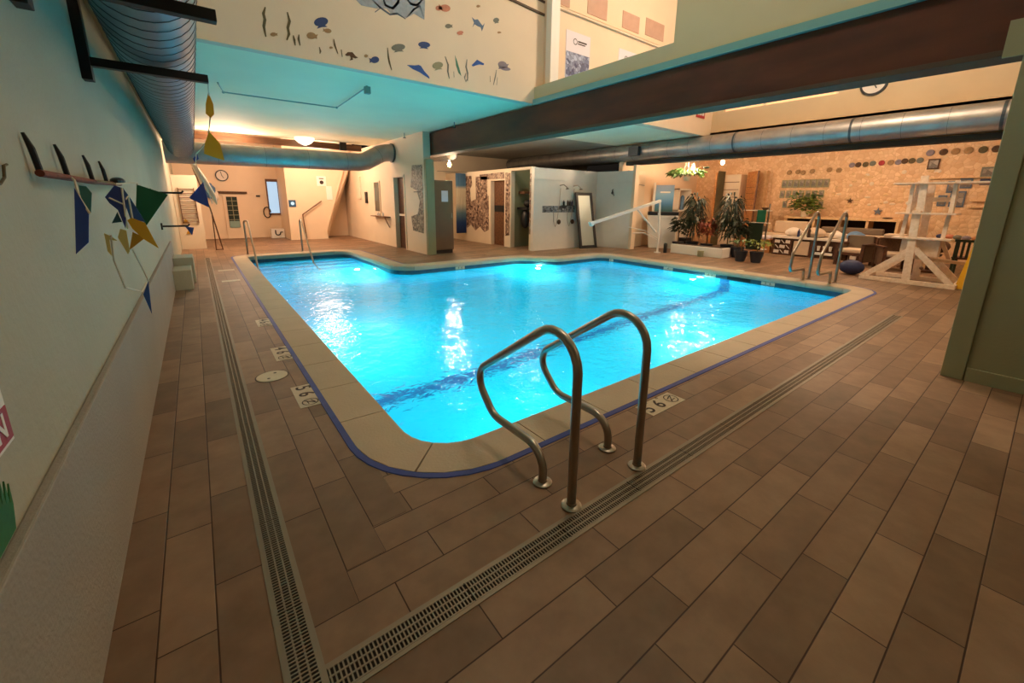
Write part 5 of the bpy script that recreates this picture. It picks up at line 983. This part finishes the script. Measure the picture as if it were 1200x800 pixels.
def cloth(label, c, rx, ry, rz, m, seed):
    rn = random.Random(seed); k = [rn.uniform(2, 6) for _ in range(4)]
    o = MB().ball((c[0], c[1], c[2]+rz*.8), rx, ry, rz, 20, 10, lambda v: Vector((v.x*(1+.15*math.sin(k[0]*v.y*2)), v.y*(1+.12*math.sin(k[1]*v.x*2)), max(v.z*(1+.25*math.sin(k[2]*v.x+k[3]*v.y)), -.79)))).build('folded_cloth', m, origin=c, smooth=True)
    tag(o, label, 'cloth', 'cloths on the lattice table')
cloth('white crumpled cloth at the left end of the lattice table', (14.25, 4.80, .562), .22, .24, .13, 'whitecloth', 1)
cloth('white patterned cloth in the middle of the lattice table', (14.25, 4.24, .562), .24, .24, .15, 'cushionp', 2)
cloth('white cloth pile just left of the blue towel', (14.3, 3.76, .562), .2, .18, .11, 'whitecloth', 3)
cloth('blue crumpled towel at the right end of the lattice table', (14.25, 3.32, .562), .26, .21, .12, 'bluecloth', 4)
th = thing('lavender_cloth', 'pale lavender folded cloth on the wooden box left of the lattice table', 'cloth', (14.3, 5.5, .45))
MB().box(14.1, 14.6, 5.4, 5.8, .42, .52).build('fold', 'poster', th, bevel=.03)
th = thing('wooden_crate', 'orange-brown wooden box at the left end of the lattice table', 'box', (14.35, 5.6, 0))
MB().box(14.1, 14.5, 5.36, 5.85, 0, .42).build('body', 'wood', th, bevel=.008)
for i, y in enumerate((4.62, 4.45, 4.36)): tag(MB().lathe((14.05, y, .562), [(.035, 0), (.035, .16+.03*i), (.015, .2+.03*i), (.015, .23+.03*i)], 10).build('jar', ('navy', 'white', 'ink')[i], origin=(14.05, y, .562)), ('small navy jar', 'small white bottle', 'small dark bottle')[i]+' standing on the front edge of the lattice table', 'bottle')
# armchairs
def armchair(label, cx, cy, rot, m='wicker'):
    th = thing('armchair', label, 'chair', (cx, cy, 0), 'armchairs round the lattice table')
    R_ = Matrix.Rotation(rot, 3, 'Z')
    def T(mb):
        mb.v = [tuple(R_ @ (Vector(v)-Vector((cx, cy, 0)))+Vector((cx, cy, 0))) for v in mb.v]; return mb
    for sx in (-1, 1):
        for sy in (-1, 1): T(MB().box(cx+sx*.27-.03, cx+sx*.27+.03, cy+sy*.27-.03, cy+sy*.27+.03, 0, .55 if sy < 0 else .72)).build('leg', 'darkwood', th)
    T(MB().box(cx-.28, cx+.28, cy-.28, cy+.28, .26, .32)).build('seat_frame', 'darkwood', th); T(MB().box(cx-.25, cx+.25, cy-.28, cy+.25, .32, .42)).build('seat_cushion', 'cushionp', th, bevel=.03)
    T(MB().box(cx-.27, cx+.27, cy+.22, cy+.30, .32, .74)).build('backrest', m, th, bevel=.02)
    for sx in (-1, 1): T(MB().box(cx+sx*.28-.04, cx+sx*.28+.04, cy-.3, cy+.28, .50, .56)).build('arm', 'darkwood', th, bevel=.01); T(MB().box(cx+sx*.28-.015, cx+sx*.28+.015, cy-.27, cy+.27, .1, .5)).build('side_panel', m, th)
armchair('wicker armchair with a pale cushion at the right end of the lattice table', 13.25, 3.05, -PI*.55, 'cushion')
armchair('dark brown armchair turned away, nearest the lifeguard chair', 13.1, 2.25, -PI*.35)
tag(MB().box(12.95, 13.35, 2.12, 2.5, .742, .84).build('cushion', 'cushionp', origin=(13.15, 2.3, .742), bevel=.03), 'pale cushion lying on top of the dark brown armchair', 'cushion')
th = thing('bolster', 'round grey-brown bolster cushion behind the lifeguard chair', 'cushion', (13.4, 1.95, 0))
MB().ball((13.35, 1.68, .60), .22, .30, .17).build('pad', 'wicker', th, smooth=True)
th = thing('round_stool', 'small dark round stool beneath the grey-brown bolster', 'stool', (13.35, 1.68, 0)); MB().lathe((13.35, 1.68, 0), [(.20, 0), (.20, .04), (.04, .06), (.04, .38)], 18).build('pedestal', 'darkwood', th); MB().lathe((13.35, 1.68, .38), [(.18, 0), (.2, .05)], 18).build('seat', 'darkwood', th)
tag(MB().ball((11.38, 2.62, .16), .19, .23, .16, f=lambda v: Vector((v.x, v.y, v.z if v.z > -.9 else -.9))).build('blue_bag', 'navy', origin=(11.38, 2.62, .0), smooth=True), 'round navy blue bag on the floor between the ladder rails and the lifeguard chair', 'bag')
# ------------------------------------------------------------------ lifeguard chair
th = thing('lifeguard_chair', 'tall cream wooden lifeguard chair on an A-frame base at the right pool end', 'lifeguard chair', (11.4, 1.6, 0))
W = 'chairwood'; XF, XB = 10.92, 11.75
def B(a, b, w_=.09, h_=.05, nm='brace', up=(1, 0, 0)): MB().bar(a, b, w_, h_, up).build(nm, W, th, bevel=.003)
for X_, ya, yb in ((XF, 2.36, .95), (XB, 2.30, .98)):
    B((X_, ya, .04), (X_, yb, .04), .08, .05, 'base_rail')
    B((X_, (ya+yb)/2-.02, 0), (X_+(.06 if X_ == XF else -.05), (ya+yb)/2+.05, 1.42 if X_ == XF else 1.95), .12, .05, 'post')
    B((X_+.01, ya-.05, .05), (X_+.03, 1.60, .72), .10, .04, 'diagonal_brace'); B((X_+.01, yb+.05, .05), (X_+.03, 1.60, .68), .10, .04, 'diagonal_brace')
B((XF+.05, 1.66, 1.40), (XF+.12, 1.71, 2.05), .11, .05, 'seat_post')
B((XF+.02, 2.33, .04), (XB-.02, 2.28, .04), .07, .05, 'side_rail'); B((XF+.02, .97, .04), (XB-.02, 1.0, .04), .07, .05, 'side_rail')
MB().box(10.9, 11.30, 1.16, 1.98, .87, .90).build('footboard', W, th, bevel=.003)
MB().box(10.88, 11.42, 1.16, 2.0, 1.34, 1.37).build('seat', W, th, bevel=.003)
MB().box(11.05, 11.35, 1.30, 1.84, .55, .87).build('step_box', W, th, bevel=.003)
MB().box(10.90, 11.50, .84, 2.12, 1.90, 1.93).build('arm_board', W, th, bevel=.003)
for y in (1.28, 1.86): B((11.05, y, .9), (11.12, y, 1.34), .06, .04, 'riser'); B((11.05, y-.02, 1.37), (11.1, y, 1.9), .06, .04, 'arm_post')
B((11.48, 1.30, 1.36), (11.56, 1.32, 1.98), .07, .05, 'back_post'); B((11.48, 1.86, 1.36), (11.56, 1.84, 1.98), .07, .05, 'back_post')
B((11.5, 1.3, 1.62), (11.5, 1.86, 1.62), .08, .03, 'back_slat')
B((XB-.05, 1.2, .48), (XF+.1, 1.3, .90), .06, .04); B((XB-.05, .98, .42), (XF+.15, 1.62, .52), .06, .04)
for y in (1.45, 1.78): MB().lathe((XF-.03, y, .34), [(.03, 0), (.03, -.02), (.01, -.03)], 10, 'x').build('bolt', 'brown', th)
# yellow sign and slatted chair behind the column
th = thing('wet_floor_sign', 'yellow folding floor sign half hidden by the near column', 'floor sign', (11.3, .72, 0))
MB().prism([(11.1, .98, 0), (11.1, .46, 0), (11.32, .60, 1.22), (11.32, .84, 1.22)], (.03, 0, 0)).build('front_panel', 'yellow', th); MB().prism([(11.6, .98, 0), (11.6, .46, 0), (11.36, .60, 1.22), (11.36, .84, 1.22)], (.03, 0, 0)).build('rear_panel', 'yellow', th)
MB().box(11.16, 11.18, .62, .84, .35, .44).build('label', 'ink', th); MB().lathe((11.26, .72, .82), [(.06, 0), (.06, .03), (.01, .03)], 16, 'x').build('roundel', 'blackp', th)
th = thing('slatted_chair', 'dark slatted wooden chair behind the yellow floor sign', 'chair', (12.9, 1.05, 0))
for y in (.78, 1.22):
    for x in (12.5, 12.95): MB().bar((x, y, 0), (x+.03, y, .8 if x < 12.6 else .44), .045, .045, (1, 0, 0)).build('leg', 'leafdark', th)
for k in range(6): MB().box(12.50, 12.53, .80+.075*k, .84+.075*k, .46, .80).build('back_slat', 'leafdark', th)
MB().box(12.5, 12.98, .76, 1.26, .42, .46).build('seat', 'darkwood', th); MB().box(12.49, 12.54, .76, 1.26, .78, .83).build('top_rail', 'leafdark', th)
th = thing('craft_table', 'low table heaped with small colourful things, behind the slatted chair', 'table', (13.9, 1.2, 0))
MB().box(13.6, 14.3, .5, 1.9, .70, .75).build('top', 'palewood', th)
for x, y in ((13.65, .55), (14.25, .55), (13.65, 1.85), (14.25, 1.85)): MB().box(x-.03, x+.03, y-.03, y+.03, 0, .7).build('leg', 'palewood', th)
rn = random.Random(4)
for k in range(8):
    x, y = rn.uniform(13.7, 14.1), .62+.15*k; nm = ('red', 'cream', 'p_brown', 'wood', 'p_mauve', 'p_grey', 'p_coral', 'navy')[k]
    tag(MB().ball((x, y, .80), .07, .08, .055).build('trinket', nm, origin=(x, y, .75), smooth=True), '%s lump on the craft table, %s from the right' % (('red', 'cream', 'dark brown', 'orange', 'mauve', 'grey', 'coral', 'navy')[k], ('first', 'second', 'third', 'fourth', 'fifth', 'sixth', 'seventh', 'eighth')[k]), 'craft item', 'things on the craft table')
# ------------------------------------------------------------------ things on the shell wall
ordn = ['first', 'second', 'third', 'fourth', 'fifth', 'sixth', 'seventh', 'eighth', 'ninth', 'tenth', 'eleventh', 'twelfth', 'thirteenth', 'fourteenth', 'fifteenth', 'sixteenth']
def card_row(row, ys, z, h, wd):
    for i, y in enumerate(ys):
        th = thing('portrait_card', 'small portrait card in the %s row on shell wall, %s from the left' % (row, ordn[i]), 'picture', (15.79, y, z), 'portrait cards on the shell wall')
        MB().box(15.775, 15.792, y-wd/2, y+wd/2, z, z+h).build('card', 'p_greygreen', th); MB().box(15.77, 15.776, y-wd/2+.03, y+wd/2-.03, z+.05, z+h-.03).build('portrait', 'photo', th)
card_row('top', [5.84-.168*i for i in range(8)], 2.03, .25, .15)
card_row('middle', [5.86-.185*i for i in range(7)], 1.70, .24, .14)
card_row('bottom', [5.74, 5.35, 5.0, 4.72], 1.38, .22, .13)
cols = ['p_brown', 'p_mauve', 'p_tan', 'red', 'p_grey', 'p_olive']
dl = [(5.75, 2.52, 0), (5.5, 2.53, 0), (5.35, 2.5, 0), (5.1, 2.53, 0), (4.65, 2.55, 0), (4.4, 2.53, 1), (4.1, 2.66, 1), (3.95, 2.66, 1), (3.78, 2.66, 1), (3.62, 2.68, 1), (3.42, 2.68, 1), (3.22, 2.68, 1), (3.06, 2.68, 1), (2.93, 2.7, 1), (2.78, 2.7, 1), (2.62, 2.7, 1)]
for i, (y, z, k) in enumerate(dl):
    o = MB().lathe((15.79, y, z), [(.075, 0), (.07, -.02), (.03, -.028), (.001, -.02)], 16, 'x').build('wall_plate', cols[(i*5+1) % 6] if k else 'p_tan', origin=(15.79, y, z))
    tag(o, 'round %s plate in the long row on the shell wall, %s from left' % ('coloured' if k else 'pale', ordn[i]), 'plate', 'plates in the long row on the shell wall')
for i, (y, c_) in enumerate(((2.45, 'p_mauve'), (2.2, 'p_brown'), (1.98, 'p_tan'), (1.75, 'p_tan'), (1.5, 'p_olive'), (1.28, 'p_brown'))):
    o = MB().lathe((15.79, y, 2.88), [(.085, 0), (.08, -.02), (.035, -.03), (.001, -.02)], 16, 'x').build('wall_plate', c_, origin=(15.79, y, 2.88))
    tag(o, 'round plate in the high row above the lifeguard chair, %s from left' % ordn[i], 'plate', 'plates in the high row on the shell wall')
def board(label, y0, y1, z0, z1, m, nm='wall_picture', sub='photo'):
    th = thing(nm, label, 'picture', (15.79, (y0+y1)/2, z0), 'framed pictures right of the lifeguard chair')
    MB().box(15.77, 15.79, y0, y1, z0, z1).build('backing', m, th); MB().box(15.762, 15.77, y0+.03, y1-.03, z0+.04, z1-.04).build('print', sub, th)
board('small brown picture just above the lifeguard chair', 2.22, 2.45, 2.45, 2.72, 'p_brown')
board('tall blue-grey picture, leftmost beside the lifeguard chair', 1.83, 1.98, 1.84, 2.14, 'p_slate')
board('blue-grey picture below the tall one, beside the lifeguard chair', 1.93, 2.1, 1.50, 1.78, 'p_slate')
board('wide blue-grey picture in the upper middle right of the lifeguard chair', 1.54, 1.77, 1.95, 2.2, 'p_slate')
board('large blue-grey picture in the lower middle right of the lifeguard chair', 1.6, 1.88, 1.48, 1.88, 'p_slate')
board('grey framed picture with a ring, high up beside the near column', 1.18, 1.44, 2.22, 2.46, 'p_grey')
board('navy picture beside the near column', 1.24, 1.42, 2.03, 2.17, 'navy')
board('red picture half hidden by the near column', 1.10, 1.22, 1.85, 2.0, 'red')
sh = MB()
for z, a, b in ((2.20, 1.0, 2.35), (1.47, 1.0, 1.5), (1.62, 1.12, 1.5)): sh = MB().box(15.70, 15.79, a, b, z, z+.02); tag(sh.build('wall_shelf', 'palewood', origin=(15.75, (a+b)/2, z)), {2.20: 'long thin shelf', 1.47: 'lower short shelf', 1.62: 'upper short shelf'}[z]+' on the shell wall right of the lifeguard chair', 'shelf', 'thin shelves on the shell wall')
def starfish(label, y, z, r, m):
    P = [(15.785, y+r*(1 if i % 2 == 0 else .42)*math.sin(i*PI/5), z+r*(1 if i % 2 == 0 else .42)*math.cos(i*PI/5)) for i in range(10)]
    tag(MB().prism(P, (-.03, 0, 0)).build('starfish', m, origin=(15.785, y, z)), label, 'starfish', 'starfish on the shell wall')
starfish('grey starfish on the shell wall above the sideboard', 3.28, 1.32, .11, 'p_slate')
starfish('small dark starfish on the shell wall above the blue towel', 3.98, 1.62, .08, 'p_brown')
# shell relief: pale scallops set in the wall
rn = random.Random(9)
for i in range(70):
    y, z = rn.uniform(2.2, 5.2), rn.uniform(1.3, 2.45)
    if y > 4.5 and z > 1.35: continue
    a0 = rn.uniform(0, 6)
    MB().ball((15.80, y, z), .02, rn.uniform(.04, .08), rn.uniform(.03, .06), 10, 6).build('shell', 'palewood' if i % 3 else 'cream', wr, origin=(15.8, y, z))
